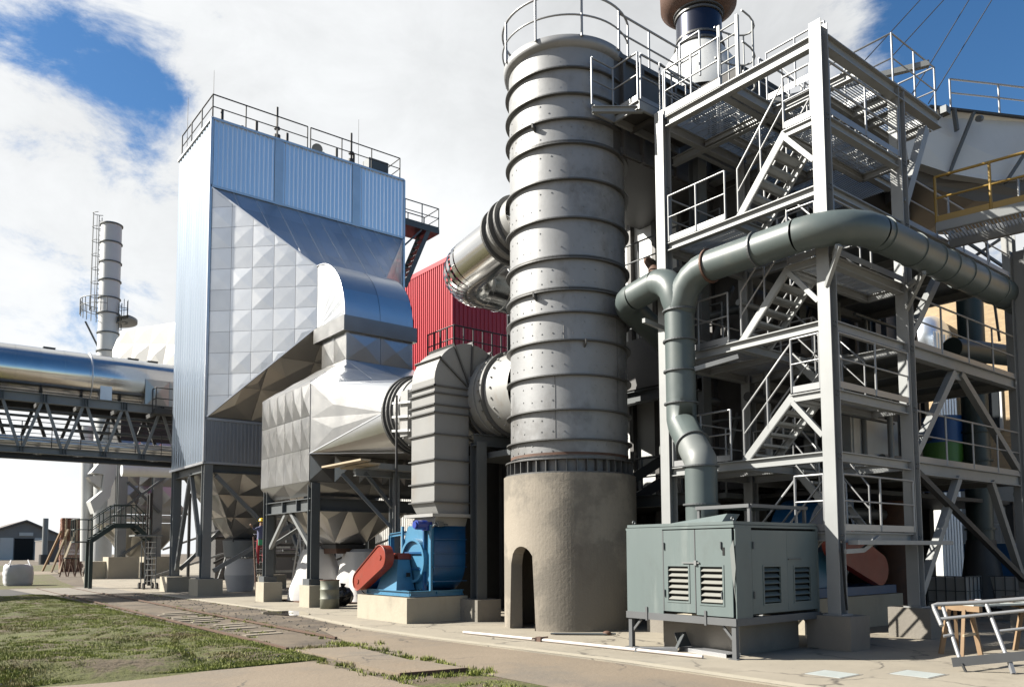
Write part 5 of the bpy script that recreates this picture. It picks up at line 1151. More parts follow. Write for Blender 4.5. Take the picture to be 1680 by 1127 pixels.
# dark hall added behind, deep shade put into its near-black colour
dh = thing('dark_hall', (24, 20, 0), 'plant hall walls coloured near black as the deep shade behind the stair tower', 'building')
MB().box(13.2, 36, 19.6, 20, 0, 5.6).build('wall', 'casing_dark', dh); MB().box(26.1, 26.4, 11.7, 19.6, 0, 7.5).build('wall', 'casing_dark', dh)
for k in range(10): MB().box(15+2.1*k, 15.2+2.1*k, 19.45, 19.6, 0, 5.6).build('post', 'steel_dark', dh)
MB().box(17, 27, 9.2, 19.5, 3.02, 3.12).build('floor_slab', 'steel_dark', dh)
for i in range(16):
    x0 = rng.uniform(16.5, 25); y0 = rng.uniform(10.5, 18); b = MB()
    if i % 2: b.cyl((x0, y0, 0), (x0, y0, 3.1), rng.uniform(.05, .2), seg=10)
    else: z0 = rng.uniform(.5, 2.8); b.cyl((x0, y0, z0), (x0+rng.uniform(2, 5), y0, z0), rng.uniform(.05, .15), seg=10)
    b.build('service_pipe', rng.choice(('steel_dark', 'steel_grey', 'casing_dark')), dh)
# chimney with the rusty collar
ch = thing('collared_chimney', (18.2, 13.9, 13), 'dark blue metal chimney with a wide rusty collar above a pale cone', 'chimney')
cx, cy = 18.45, 14.3
def zc(py):
    lo, hi = 8.0, 40.0
    for _ in range(50):
        md = (lo+hi)/2; d = np.array([cx, cy, md])-CAM
        if CYP-F_PX*(d@UP)/(d@FW) > py: lo = md
        else: hi = md
    return lo
w_ = .66
for nm, pr_, m_ in (('cone', [(1.75, zc(190)), (1.65, zc(165)), (w_+.0, zc(84))], 'casing_white'), ('shaft', [(w_, zc(84)), (w_, zc(8))], 'blue_steel'), ('collar', [(w_, zc(28)), (w_+.12, zc(27)), (1.10, zc(14)), (1.14, zc(-60)), (w_, zc(-60))], 'rust')):
    MB().lathe((cx, cy, 0), pr_, 48).build(nm, m_, ch)
for py, e in ((84, .08), (72, .02), (28, .08), (34, .04)): MB().ring((cx, cy, zc(py)), (0, 0, 1), w_-.02, w_+e, .06, 48).build('ring', 'stack_ring', ch)
# upper deck machinery: valves, pipes and caged ladder
um = thing('deck_pipework', (17.5, 12, 11.4), 'tangle of pale pipes, valves and silencers on the upper deck below the chimney', 'pipework')
for i in range(26):
    x0 = rng.uniform(15.3, 20.5); y0 = rng.uniform(10.3, 12.4); h = rng.uniform(.4, 1.7); b = MB(); r0 = rng.uniform(.03, .11)
    if i % 3 == 0: b.tube([(x0, y0, 11.4), (x0, y0, 11.4+h), (x0+.2, y0, 11.5+h), (x0+.6, y0, 11.5+h)], r0, 8)
    elif i % 3 == 1: b.cyl((x0, y0, 11.4), (x0, y0, 11.4+h), r0, seg=10); b.cyl((x0, y0, 11.4+h*.6), (x0, y0, 11.44+h*.6), r0*2.1, seg=10)
    else: b.cyl((x0, y0, 11.6+h*.4), (x0+1.1, y0+.3, 11.6+h*.4), r0, seg=8)
    b.build('pipe', rng.choice(('galv', 'galv', 'casing_white', 'steel_grey', 'green_dark')), um)
cl = thing('caged_ladder', (15.2, 10.3, 11.4), 'pale caged ladder rising beside the blue chimney', 'ladder')
lx, ly = 15.0, 10.8
b = MB()
for k in (-.25, .25): b.bar((lx, ly+k, 11.4), (lx, ly+k, 14.0), .07, .07)
b.build('stile', 'galv', cl)
for j in range(9): MB().cyl((lx, ly-.25, 11.7+.27*j), (lx, ly+.25, 11.7+.27*j), .02, seg=6).build('rung', 'galv', cl)
for z in (12.6, 13.3, 14.05): MB().tube([(lx, ly+.38, z)]+[(lx+.1+.75*math.sin(t), ly+.38*math.cos(t), z) for t in [math.pi*k/10 for k in range(11)]]+[(lx, ly-.38, z)], .022, 6).build('hoop', 'galv', cl)
for t in (.5, 1.2, 1.9, 2.6): MB().cyl((lx+.1+.75*math.sin(t), ly+.38*math.cos(t), 12.6), (lx+.1+.75*math.sin(t), ly+.38*math.cos(t), 14.05), .018, seg=6).build('cage_bar', 'galv', cl)

# ============================================================ STEEL STAIR TOWER
tw = thing('stair_tower', (13.4, 7.65, 0), 'tall galvanised steel stair tower with zigzag flights at the right', 'stair tower')
CX = [13.4, 16.35, 22.0]; CYs = [7.65, 11.45]
FL = [3.52, 5.92, 8.47, 11.35]; LD = [2.07, 4.66, 7.14, 9.80]
cols = [(13.4, 7.65, 11.55), (13.4, 11.45, 11.5), (16.35, 7.65, 11.3), (16.35, 11.45, 11.3), (22.0, 7.65, 9.6), (22.0, 11.45, 9.6)]
for x, y, h in cols:
    MB().hbeam((x, y, .6), (x, y, h), .24, .25, (1, 0, 0), .02).build('column', 'galv' if x < 20 else 'steel_pale', tw)
    p = MB().box(x-.28, x+.36, y-.38, y+.45, 0, .6).build('pedestal', 'concrete', tw); MB().box(x-.18, x+.18, y-.18, y+.18, .6, .625).build('base_plate', 'galv', p)
def beam(p, q, w=.14, h=.2, m='galv'): return MB().hbeam(p, q, w, h, t=.02).build('beam', m, tw)
for z in FL:
    h = .18 if z < 11 else .24; zc_ = z-h/2
    if z < 11: beam((13.4, 11.32, zc_), (13.4, 7.78, zc_), .15, h)
    beam((16.35, 11.32, zc_), (16.35, 7.78, zc_), .15, h)
    if z < 11: beam((13.54, 7.65, zc_), (16.21, 7.65, zc_), .15, h)
    beam((13.54, 11.45, zc_), (16.21, 11.45, zc_), .15, h)
    beam((13.49, 9.6, zc_), (16.26, 9.6, zc_), .14, h); beam((14.85, 9.66, zc_), (14.85, 11.4, zc_), .1, .14)
    grating(tw, 13.48, 16.27, 9.62, 11.38, z+.02); 
for z in LD:
    zc_ = z-.08
    beam((13.4, 8.43, zc_), (13.4, 7.78, zc_), .1, .15); beam((16.35, 8.43, zc_), (16.35, 7.78, zc_), .1, .15)
    beam((13.54, 7.65, zc_-.02), (16.21, 7.65, zc_-.02), .15, .19); beam((13.4, 8.43, zc_), (16.35, 8.43, zc_), .1, .15)
    grating(tw, 13.46, 16.3, 7.74, 8.40, z+.02, pitch=.045)
    if z > 3: MB().bar((13.36, 8.38, z-.16), (13.36, 7.79, z-.85), .09, .09).build('brace', 'galv', tw)
    railing(tw, [(13.36, 8.40, z+.02), (13.36, 7.82, z+.02)], 1.02, .6)
    railing(tw, [(13.56, 7.56, z+.02), (16.2, 7.56, z+.02)], 1.02, 1.35)
for z in FL[:3]:
    railing(tw, [(13.34, 11.27, z+.02), (13.34, 9.78, z+.02)], 1.02, .75)
    railing(tw, [(16.3, 11.3, z+.02), (16.3, 9.7, z+.02)], 1.02, .8); railing(tw, [(13.5, 11.36, z+.02), (16.2, 11.36, z+.02)], 1.02, 1.0)
railing(tw, [(13.34, 11.3, 11.37), (13.34, 9.85, 11.37)], 1.05, .75); MB().bar((13.33, 11.3, 11.42), (13.33, 9.82, 11.42), .02, .2).build('toe_board', 'galv', tw)
# flights: outer lane floor -> landing, inner lane landing -> floor above
prev = 0.02
for i, (l, f) in enumerate(zip(LD, FL)):
    if i: stair(tw, (9.52, prev), (8.42, l), 13.44, 14.32, 6)
    else: stair(tw, (10.3, prev), (8.42, l), 13.44, 14.32, 9)
    stair(tw, (8.43, l), (9.58, f), 15.25, 16.12, 6); prev = f
# long bay towards the right
for z in (3.52, 5.92, 8.47):
    beam((16.49, 7.65, z-.12), (21.86, 7.65, z-.12), .18, .26, 'galv'); beam((16.49, 11.45, z-.12), (21.86, 11.45, z-.12), .18, .26, 'steel_pale')
    for x in (18.2, 20.1, 22.0): beam((x, 7.72, z-.12), (x, 11.4, z-.12), .12, .2, 'steel_pale')
    MB().box(16.5, 22, 7.76, 11.4, z-.02, z+.01).build('floor_plate', 'steel_grey', tw)
    railing(tw, [(16.55, 7.6, z+.01), (21.9, 7.6, z+.01)], 1.05, 1.25)
for z0, z1 in ((.8, 3.3), (3.6, 5.65)):
    xm = 18.6; MB().bar((16.5, 7.65, z0+.05), (xm-.12, 7.65, z1), .14, .16).build('brace', 'galv', tw); MB().bar((21.9, 7.65, z0+.05), (xm+.2 if z0 > 2 else 20.2, 7.65, z1), .14, .16).build('brace', 'steel_pale', tw)
    if z0 > 2: MB().box(xm-.2, xm+.28, 7.64, 7.70, z1-.15, z1+.02).build('gusset', 'galv', tw)
MB().bar((16.5, 7.6, 3.3), (22, 7.6, .9), .12, .12).build('brace', 'steel_dark', tw)
MB().bar((16.5, 7.65, 6.1), (18.4, 7.65, 8.2), .14, .16).build('brace', 'galv', tw); MB().bar((16.48, 7.65, 8.9), (17.6, 7.65, 10.9), .16, .18).build('brace', 'galv', tw)
# head frame and the upper deck
beam((13.4, 11.3, 11.23), (13.4, 7.78, 11.23), .16, .24); beam((13.54, 7.62, 11.22), (18.2, 7.62, 11.22), .18, .26)
for x in (14.9, 17.0, 18.15): beam((x, 7.75, 11.2), (x, 12.4, 11.2), .14, .2)
for y in (8.6, 9.9, 10.8, 11.7): beam((14.95, y, 11.2), (18.1, y, 11.2), .12, .16)
grating(tw, 15.3, 18.1, 7.8, 9.6, 11.33); grating(tw, 16.4, 20.8, 9.7, 12.5, 11.33)
beam((13.46, 9.82, 11.24), (20.5, 9.82, 11.24), .16, .24)
railing(tw, [(16.2, 9.7, 11.35), (16.2, 7.62, 11.36), (18.15, 7.62, 11.36), (18.15, 9.2, 11.36)], 1.15, 1.0)
railing(tw, [(14.7, 9.8, 11.36), (20.4, 9.8, 11.36)], 1.1, 1.1); railing(tw, [(13.4, 11.4, 11.37), (16.3, 11.4, 11.37)], 1.1, 1.1); railing(tw, [(13.4, 11.5, 11.6), (20, 12.4, 11.6)], 1.1, 1.1)
railing(tw, [(14.6, 9.55, 11.36), (14.6, 8.2, 11.36)], 1.05, .7)
MB().bar((15.2, 11.3, 12.0), (17.4, 7.4, 12.2), .12, .12).build('lifting_beam', 'steel_pale', tw)
for cx_b, cy_b in ((13.4, 7.65), (16.35, 7.65), (22.0, 7.65), (13.4, 11.45)):
    for z in (FL[:3]+LD if cx_b < 20 else FL[:3]):
        b = MB(); b.box(cx_b+.122, cx_b+.136, cy_b-.09, cy_b+.09, z-.20, z-.01)
        for dy in (-.05, .05):
            for dz in (-.15, -.06): b.cyl((cx_b+.13, cy_b+dy, z+dz), (cx_b+.155, cy_b+dy, z+dz), .016, seg=6)
        for dz in (-.15, -.06): b.cyl((cx_b+.03, cy_b-.12, z+dz), (cx_b+.03, cy_b-.145, z+dz), .014, seg=6); b.cyl((cx_b-.03, cy_b-.12, z+dz), (cx_b-.03, cy_b-.145, z+dz), .014, seg=6)
        b.build('bolted_plate', 'steel_grey', tw, kind='stuff')
# conduit on the front column
b = MB(); b.tube([(13.3, 7.48, 1.9), (13.25, 7.44, 1.6), (13.28, 7.44, 1.1), (13.36, 7.46, .7)], .02, 6); b.build('conduit', 'black', tw)
b = MB(); b.bar((13.3, 7.42, 1.72), (13.9, 7.42, 1.74), .06, .08); b.bar((13.9, 7.42, 1.74), (14.5, 7.42, 1.98), .06, .08); b.build('cable_tray', 'galv', tw)
MB().box(13.55, 17.3, 7.30, 7.50, 1.84, 1.92).build('cable_tray', 'galv', tw)

# cream cabinets and vessels behind the stairs
ck = thing('cream_cabinet', (17.5, 11, 3.5), 'pale cream instrument cabinet on the lower floor behind the second column', 'cabinet')
MB().box(20.3, 22.9, 11.05, 11.33, 3.9, 5.4).build('body', 'casing_white', ck); MB().box(20.4, 22.3, 11.02, 11.05, 3.98, 5.3).build('door', 'casing_white', ck); MB().box(20.3, 22.9, 11.0, 11.018, 3.85, 3.93).build('sill', 'steel_grey', ck)
ck = thing('cream_locker', (17.5, 11, 5.9), 'pale cream sheet cabinet one floor up behind the second column', 'cabinet')
MB().box(20.1, 22.6, 10.95, 11.3, 5.97, 6.95).build('body', 'casing_white', ck); MB().box(20.2, 22.0, 10.92, 10.95, 6.03, 6.9).build('door', 'casing_white', ck)
vs_ = thing('vessel_row', (15, 10.3, 5.9), 'row of small pale vessels standing behind the middle stair flight', 'vessels')
for k, (x, y) in enumerate(((14.7, 10.9), (15.05, 10.9), (15.4, 10.9), (15.75, 10.9))): MB().cyl((x, y, 5.94), (x, y, 6.4+.08*(k % 2)), .13, seg=14).build('vessel', 'casing_white', vs_)
pw = thing('process_pipework', (18, 10, 3.5), 'dense grey process pipes and braces running behind the stair tower', 'pipework')
for i in range(44):
    x0 = rng.uniform(15.0, 22.5); y0 = rng.uniform(11.6, 12.6) if i % 2 else rng.uniform(10.2, 11.3); z0 = rng.choice((3.6, 6.0, 8.6)); k_ = i % 4; b = MB()
    if k_ == 0: b.cyl((x0, y0, z0), (x0, y0, z0+2.3), rng.uniform(.03, .09), seg=10)
    elif k_ == 1: zz_ = z0+rng.uniform(.8, 2.1); b.tube([(x0, 12.8, zz_), (x0, y0, zz_), (x0+rng.uniform(.8, 2.5), y0, zz_)], rng.uniform(.04, .11), 10)
    elif k_ == 2: zz_ = z0+rng.uniform(.5, 2.1); b.cyl((x0, y0, zz_), (x0+rng.uniform(1.0, 3.5), y0, zz_), rng.uniform(.03, .12), seg=10)
    else: b.bar((x0, y0, z0), (x0+rng.uniform(.8, 1.8), y0, z0+2.3), .07, .09)
    b.build('pipe' if k_ < 3 else 'brace', rng.choice(('steel_grey', 'steel_grey', 'galv', 'steel_dark', 'steel_pale')), pw)
lt = thing('flood_lamp', (17.6, 7.5, 11.3), 'small grey flood lamp bracketed at the top right end of the stair tower', 'lamp')
b = MB(); b.box(18.2, 18.42, 7.42, 7.58, 11.42, 11.58); b.build('housing', 'steel_grey', lt); MB().bar((18.2, 7.6, 11.3), (18.3, 7.5, 11.45), .03, .03).build('bracket', 'steel_grey', lt)
# ============================================================ GREEN PIPE
gp = thing('green_pipe', (12.9, 10.3, 2.2), 'large grey green pipe forking above the cabinet and crossing in front of the stair tower', 'pipe')
rp = .305; GX = 12.85
def run(pts, m='green_paint', r=rp, nm='pipe_section', seg=32): return MB().tube(pts, r, seg, caps=False).build(nm, m, gp)
top = V3((GX, 10.62, 7.35))
v0, v1, v2, v3, v4 = V3((12.3, 9.72, 2.2)), V3((12.3, 9.72, 3.0)), V3((12.3, 9.72, 3.45)), V3((GX, 10.62, 4.35)), V3((GX, 10.62, 6.75))
run([v0, v1, v2+V3((0, 0, -.1))]); MB().cyl((12.3, 9.72, 1.98), v0, .44, rp, 32, caps=False).build('cone_foot', 'green_paint', gp)
dg_ = (v3-v2).normalized()
run([v2+V3((0, 0, -.1)), v2+V3((0, 0, .02)), v2+dg_*.12, v2+dg_*.55], 'green_patch'); run([v2+dg_*.55, v3-dg_*.1, v3+V3((0, 0, .08)), v3+V3((0, 0, .5))])
run([v3+V3((0, 0, .5)), V3((GX, 10.62, 5.6))]); run([V3((GX, 10.62, 5.6)), v4])
for p, a_ in ((v0+V3((0, 0, .02)), (0, 0, 1)), (v0+V3((0, 0, .42)), (0, 0, 1)), (v2+V3((0, 0, -.1)), (0, 0, 1)), (v2+dg_*.55, dg_), (V3((GX, 10.62, 4.75)), (0, 0, 1)), (V3((GX, 10.62, 5.42)), (0, 0, 1)), (V3((GX, 10.62, 6.05)), (0, 0, 1)), (V3((GX, 10.62, 6.68)), (0, 0, 1))): MB().ring(p, a_, rp-.01, rp+.045, .03, 36).build('flange', 'steel_grey', gp)
# right branch
ZP = 7.42
e1 = bend(V3((GX, 10.55, ZP)), V3((0, -.05, 1)), V3((0, -1, 0)), .75, 5); run([v4]+e1)
run([e1[-1], V3((GX, 8.05, ZP))]); e2 = bend(V3((GX, 6.92, ZP)), V3((0, -1, 0)), V3((1, 0, 0)), .95, 5); run([V3((GX, 8.05, ZP)), e2[0]]); run(e2)
for a_, c in ((e2[-1].x, 15.2), (15.2, 16.6), (16.6, 18), (18, 19.6), (19.6, 22.5)): run([(a_, 6.92, ZP), (c, 6.92, ZP)])
for y in (e1[-1].y-.02, 8.72): MB().ring((GX, y, ZP), (0, 1, 0), rp-.01, rp+.04, .04, 36).build('flange', 'rust' if y > 9 else 'steel_grey', gp)
for x in (14.0, 15.2, 16.0, 16.6, 17.3, 18.0, 19.0, 19.6, 20.4): MB().ring((x, 6.92, ZP), (1, 0, 0), rp-.01, rp+.02, .04, 36).build('flange', 'green_paint', gp)
# left branch
e3 = bend(V3((GX-.05, 10.75, 7.42)), V3((0, .15, 1)), V3((.05, 1, -.02)), .5, 5); run([V3((GX, 10.62, 6.75))]+e3, r=.30); e4 = bend(V3((GX, 12.25, 7.3)), V3((0, 1, -.03)), V3((1, .2, -.25)), .5, 5); run([e3[-1], e4[0]], r=.30); run(e4, r=.30); run([e4[-1], e4[-1]+V3((2.5, .5, -.7))], r=.30)
for p, q in (((13.0, 7.2, 7.05), (13.4, 7.5, 7.05)), ((13.0, 7.15, 7.05), (13.3, 7.6, 6.5)), ((15.6, 6.9, 7.05), (16.3, 7.6, 7.05)), ((15.6, 6.9, 7.05), (16.3, 7.6, 6.6)), ((12.4, 11.2, 6.55), (13.4, 11.4, 6.55)), ((12.9, 10.3, 5.42), (13.4, 9.6, 5.62))): MB().bar(p, q, .07, .09).build('bracket', 'galv', gp)

# ============================================================ CABINET
cb = thing('equipment_cabinet', (12, 9.1, 0), 'large grey green louvred steel cabinet on angle legs at the foot of the stair tower', 'cabinet')
KX0, KX1, KY0, KY1, KZ0, KZ1 = 10.82, 13.25, 7.93, 10.26, .66, 2.22
# near-left side (X = KX0): fixed sheet, two doors; louvre openings cut as recesses
def door_with_louvre(nm, axis, a0, a1, z0, z1, l0, l1, lz0, lz1, nslat=6):
    """sheet in plane x=KX0 (axis 'y') or y=KY0 (axis 'x') with a louvred opening"""
    def P(a, d0, d1, z0_, z1_, m_, a1_, name):
        b = MB()
        if axis == 'y': b.box(KX0+d0, KX0+d1, min(a, a1_), max(a, a1_), z0_, z1_)
        else: b.box(min(a, a1_), max(a, a1_), KY0+d0, KY0+d1, z0_, z1_)
        return b.build(name, m_, cb)
    b = MB()
    for (u0, u1, w0, w1) in ((a0, l0, z0, z1), (l1, a1, z0, z1), (l0, l1, z0, lz0), (l0, l1, lz1, z1)):
        if axis == 'y': b.box(KX0-.025, KX0, u0, u1, w0, w1)
        else: b.box(u0, u1, KY0-.025, KY0, w0, w1)
    d = b.build(nm, 'cabinet', cb)
    for i in range(nslat):
        zc_ = lz0+(i+.5)*(lz1-lz0)/nslat; hh = (lz1-lz0)/nslat*.42; b = MB()
        if axis == 'y': b.bar((KX0-.0, l0+.01, zc_), (KX0-.0, l1-.01, zc_), .012, hh*2, (.75, 0, .65))
        else: b.bar((l0+.01, KY0-.0, zc_), (l1-.01, KY0-.0, zc_), .012, hh*2, (0, .75, .65))
        b.build('louvre_slat', 'louver' if axis == 'y' else 'cabinet', d)
    b = MB()
    for (u0, u1, w0, w1) in ((l0-.03, l1+.03, lz0-.03, lz0), (l0-.03, l1+.03, lz1, lz1+.03), (l0-.03, l0, lz0, lz1), (l1, l1+.03, lz0, lz1)):
        if axis == 'y': b.box(KX0-.035, KX0-.025, u0, u1, w0, w1)
        else: b.box(u0, u1, KY0-.035, KY0-.025, w0, w1)
    b.build('louvre_frame', 'cabinet', d); return d
b = MB(); b.box(KX0+.06, KX1-.02, KY0+.06, KY1-.02, KZ0+.02, KZ1-.06); b.build('core', 'black', cb)
b = MB(); b.box(KX0, KX1, KY0, KY1, KZ1-.05, KZ1); b.box(KX0-.02, KX1+.02, KY0-.02, KY1+.02, KZ1-.10, KZ1-.06); b.build('roof', 'cabinet', cb)
Yf = lambda px: at(px, 940, x=KX0).y; Xf = lambda px: at(px, 940, y=KY0).x
MB().box(KX0-.025, KX0, Yf(1089), KY1, KZ0, KZ1-.1).build('side_sheet', 'cabinet', cb)
lz = lambda py: at(1150, py, x=KX0).z
door_with_louvre('door', 'y', Yf(1142), Yf(1090)-.004, KZ0+.05, KZ1-.12, Yf(1131), Yf(1098), lz(987), lz(929))
door_with_louvre('door', 'y', KY0+.02, Yf(1143)-.004, KZ0+.02, KZ1-.12, Yf(1187), Yf(1151), lz(989), lz(929))
door_with_louvre('door', 'x', Xf(1232), Xf(1290)-.004, KZ0+.05, KZ1-.14, Xf(1251), Xf(1278), lz(990), lz(930))
door_with_louvre('door', 'x', Xf(1290), Xf(1338), KZ0+.05, KZ1-.14, Xf(1301), Xf(1327), lz(990), lz(932))
b = MB(); b.box(KX0+.01, Xf(1232)-.004, KY0-.025, KY0, KZ0, KZ1-.1); b.build('side_sheet', 'cabinet', cb); b = MB(); b.box(Xf(1338)+.004, KX1, KY0-.025, KY0, KZ0, KZ1-.1); b.build('side_sheet', 'cabinet', cb)
MB().box(KX0, KX1, KY1-.02, KY1, KZ0, KZ1-.1).build('back_sheet', 'cabinet', cb); MB().box(KX1-.02, KX1, KY0, KY1, KZ0, KZ1-.1).build('back_sheet', 'cabinet', cb)
b = MB(); b.box(KX0-.05, KX0-.03, Yf(1150), Yf(1122), lz(924), lz(922)); b.box(KX0-.06, KX0-.03, Yf(1146), Yf(1142), lz(927), lz(919)); b.build('door_bolt', 'steel_pale', cb)
for p in ((Yf(1142), KZ0+.1), (Yf(1090), KZ0+.1)): MB().box(KX0-.03, KX0-.024, p[0]-.008, p[0]+.008, KZ0+.05, KZ1-.12).build('door_strip', 'cabinet_frame', cb)
b = MB()
for (x0, x1, y0, y1) in ((KX0-.03, KX0+.05, KY0-.03, KY1+.03), (KX1-.05, KX1+.03, KY0-.03, KY1+.03), (KX0, KX1, KY0-.035, KY0+.05), (KX0, KX1, KY1-.05, KY1+.03)): b.box(x0, x1, y0, y1, KZ0-.12, KZ0+.0)
b.build('base_frame', 'cabinet_frame', cb)
for x, sx in ((KX0, 1), (KX1-.08, -1)):
    for y, sy in ((KY0, 1), (KY1-.08, -1)):
        l_ = MB().box(x, x+.08, y, y+.08, 0.02, KZ0-.11).build('leg', 'cabinet_frame', cb); MB().box(x-.05, x+.13, y-.05, y+.13, .012, .024).build('foot_plate', 'cabinet_frame', l_)
        MB().bar((x+.04, y+.04+sy*.02, KZ0-.36), (x+.04, y+.04+sy*.24, KZ0-.13), .03, .04).build('knee_brace', 'cabinet_frame', l_)
for y in (Yf(1062), Yf(1158)): MB().box(KX0-.045, KX0-.028, y-.02, y+.02, KZ0-.14, KZ0+.1).build('hasp', 'cabinet_frame', cb)
for x, y in ((KX0+.05, KY0+.05), (KX0+.05, KY1-.12)): MB().ring((x, y, KZ1+.04), (0, 1, 0), .025, .04, .015, 12).build('lifting_eye', 'steel_grey', cb)
b = MB(); b.box(11.5, 13.2, 8.1, 9.2, 2.50, 2.53); b.build('vent_hood', 'cabinet', cb)
for p in ((11.5, 8.1), (13.15, 8.1), (11.5, 9.15), (13.15, 9.15)): MB().bar((p[0], p[1], KZ1), (p[0], p[1], 2.5), .05, .05).build('hood_post', 'cabinet_frame', cb)
b = MB(); b.bar((11.5, 8.08, 2.5), (13.2, 8.08, 2.5), .05, .06); b.bar((11.48, 8.08, 2.5), (11.48, 9.2, 2.5), .05, .06); b.build('hood_frame', 'cabinet_frame', cb)
b = MB(); b.prism([(10.95, 8.25, KZ1+.0), (10.95, 9.4, KZ1+.0), (11.1, 9.4, KZ1+.02), (11.1, 8.25, KZ1+.14)], (.35, 0, 0)); b.build('inlet_flap', 'cabinet', cb)
pl_ = thing('machine_foundation', (12.4, 9.1, 0), 'low concrete foundation block under the grey green cabinet', 'concrete block'); MB().box(11.35, 13.1, 8.25, 9.9, 0, .52).build('block', 'concrete', pl_); MB().box(12.9, 13.2, 10.5, 11.1, 0, .5).build('block', 'concrete_light', pl_)

for yy in (Yf(1092), Yf(1186)):
    for zz_ in (KZ0+.3, KZ1-.45): MB().cyl((KX0-.04, yy, zz_), (KX0-.04, yy, zz_+.12), .014, seg=8).build('hinge', 'steel_grey', cb)
for zz_ in (KZ0+.3, KZ1-.45): MB().cyl((Xf(1234), KY0-.04, zz_), (Xf(1234), KY0-.04, zz_+.12), .014, seg=8).build('hinge', 'steel_grey', cb)
MB().box(KX0-.032, KX0-.024, KY0+.16, KY0+.20, KZ1-.55, KZ1-.42).build('cable_slot', 'black', cb)
MB().box(Xf(1291), Xf(1312), KY0-.045, KY0-.028, lz(919), lz(917)).build('door_bolt', 'steel_grey', cb)
MB().prism([(KX0-.027, Yf(1203), lz(945)), (KX0-.027, Yf(1200), lz(900)), (KX0-.027, Yf(1206), lz(886)), (KX0-.027, Yf(1209), lz(930)), (KX0-.027, Yf(1206), lz(960)), (KX0-.027, Yf(1210), lz(1000))], (-.0015, 0, 0)).build('paint_scuff', 'green_patch', cb)
# debris in front of the cabinet
gt = thing('ground_pipe', (10.2, 11.2, 0), 'long thin pale pipe lying on the concrete apron in front of the stack base', 'pipe')
b = MB(); b.tube([(9.87, 14.15, .045), (10.2, 11.5, .045), (10.52, 8.36, .045)], .03, 8); b.build('pipe', 'pipe_white', gt); b = MB(); b.box(10.1, 10.2, 11.9, 12.05, .012, .1); b.bar((10.05, 12.1, .06), (10.25, 11.85, .1), .03, .03); b.build('pipe_clip', 'rust', gt)
def gutter(name, x, y, L_, rz, w, label, tilt=0):
    t = thing(name, (x, y, .014), label, 'sheet metal channel', 'bent channels under the cabinet'); b = MB(); d = V3((math.cos(rz), math.sin(rz), tilt)); a_ = V3((x, y, .07)); c = a_+d*L_; s_ = V3((-d.y, d.x, 0)).normalized()*w/2
    b.bar(a_, c, w, .012); b.bar(a_+s_+V3((0, 0, -.03)), c+s_+V3((0, 0, -.03)), .012, .07); b.bar(a_-s_+V3((0, 0, -.03)), c-s_+V3((0, 0, -.03)), .012, .07); b.build('channel', 'edge_trim', t)
    b = MB(); b.bar(c+V3((0, 0, 0)), c+d*.12+V3((0, 0, .24)), w, .012, d); b.build('bent_end', 'steel_grey', t); return t
gA, gB = at(1040, 1064, z=.05), at(1110, 1064, z=.05); v_ = gB-gA; gutter('metal_channel', gA.x, gA.y, v_.length, math.atan2(v_.y, v_.x), .22, 'bent pale metal channel lying under the left half of the cabinet')
gA, gB = at(1203, 1074, z=.05), at(1125, 1062, z=.05); v_ = gB-gA; gutter('metal_channel', gA.x, gA.y, v_.length, math.atan2(v_.y, v_.x), .3, 'bright white metal channel lying beside the front cabinet leg')
rd2 = thing('rod_bundle', (12.0, 12.2, 0), 'small bundle of rods and rags lying at the foot of the concrete stack base', 'rods')
for k in range(3): MB().cyl((11.1+.05*k, 12.75, .04), (11.9+.1*k, 11.9-.03*k, .04), .02, seg=6).build('rod', 'steel_grey', rd2)
MB().sphere((11.95, 11.95, .05), .09, sz=.6).build('rag', 'rust', rd2)
# foreground: small pot and cover plates
sd_ = thing('paint_tin', (13.1, 7.75, 0), 'small dark tin with a bail handle beside the front column pedestal', 'tin'); q_ = at(1353, 1064, z=0)
MB().lathe((q_.x, q_.y, .012), [(0, 0), (.085, 0), (.1, .03), (.1, .17), (.09, .2), (0, .2)], 18).build('tin', 'steel_grey', sd_); MB().ring((q_.x, q_.y, .2), (0, 1, 0), .09, .1, .01, 16).build('handle', 'steel_dark', sd_)
for px, lb in ((1365, 'pale blue steel cover plate set in the apron, left one'), (1505, 'pale blue steel cover plate set in the apron, right one near the fallen railing')):
    q_ = at(px, 1107, z=0); t = thing('cover_plate', (q_.x, q_.y, 0), lb, 'cover plate', 'cover plates in the apron'); MB().box(q_.x-.26, q_.x+.26, q_.y-.26, q_.y+.26, .013, .02).build('plate', 'plate_pale', t); MB().box(q_.x-.30, q_.x+.30, q_.y-.30, q_.y+.30, .0125, .016).build('frame', 'concrete', t)
# drums of darkness: second fan under the tower
f3 = thing('rear_fan', (16, 10.5, 0), 'blue fan with an orange belt guard in the shade behind the front columns', 'fan')
MB().box(15.0, 19.2, 9.3, 11.2, 0, .72).build('plinth', 'concrete_light', f3); MB().box(15.0, 19.1, 9.4, 11.0, .73, .92).build('base_frame', 'fan_blue', f3)
o_ = [V3((16.3, 9.2, 1.95))+V3((math.cos(t), 0, math.sin(t)))*.42 for t in [math.pi*(.4+k/12) for k in range(13)]]+[V3((18.0, 9.2, 1.3))+V3((math.cos(t), 0, math.sin(t)))*.36 for t in [math.pi*(1.4+k/12) for k in range(13)]]
MB().prism(o_, (0, .2, 0)).build('belt_guard', 'guard_orange', f3); MB().cyl((17.2, 9.9, 1.95), (17.2, 10.9, 1.95), 1.0, seg=40).build('volute', 'fan_blue', f3); MB().box(15.6, 16.6, 9.7, 10.6, .92, 1.7).build('bearing_pedestal', 'fan_lightblue', f3)
MB().box(17.2, 18.2, 9.9, 10.9, 1.95, 2.95).build('outlet', 'fan_blue', f3)

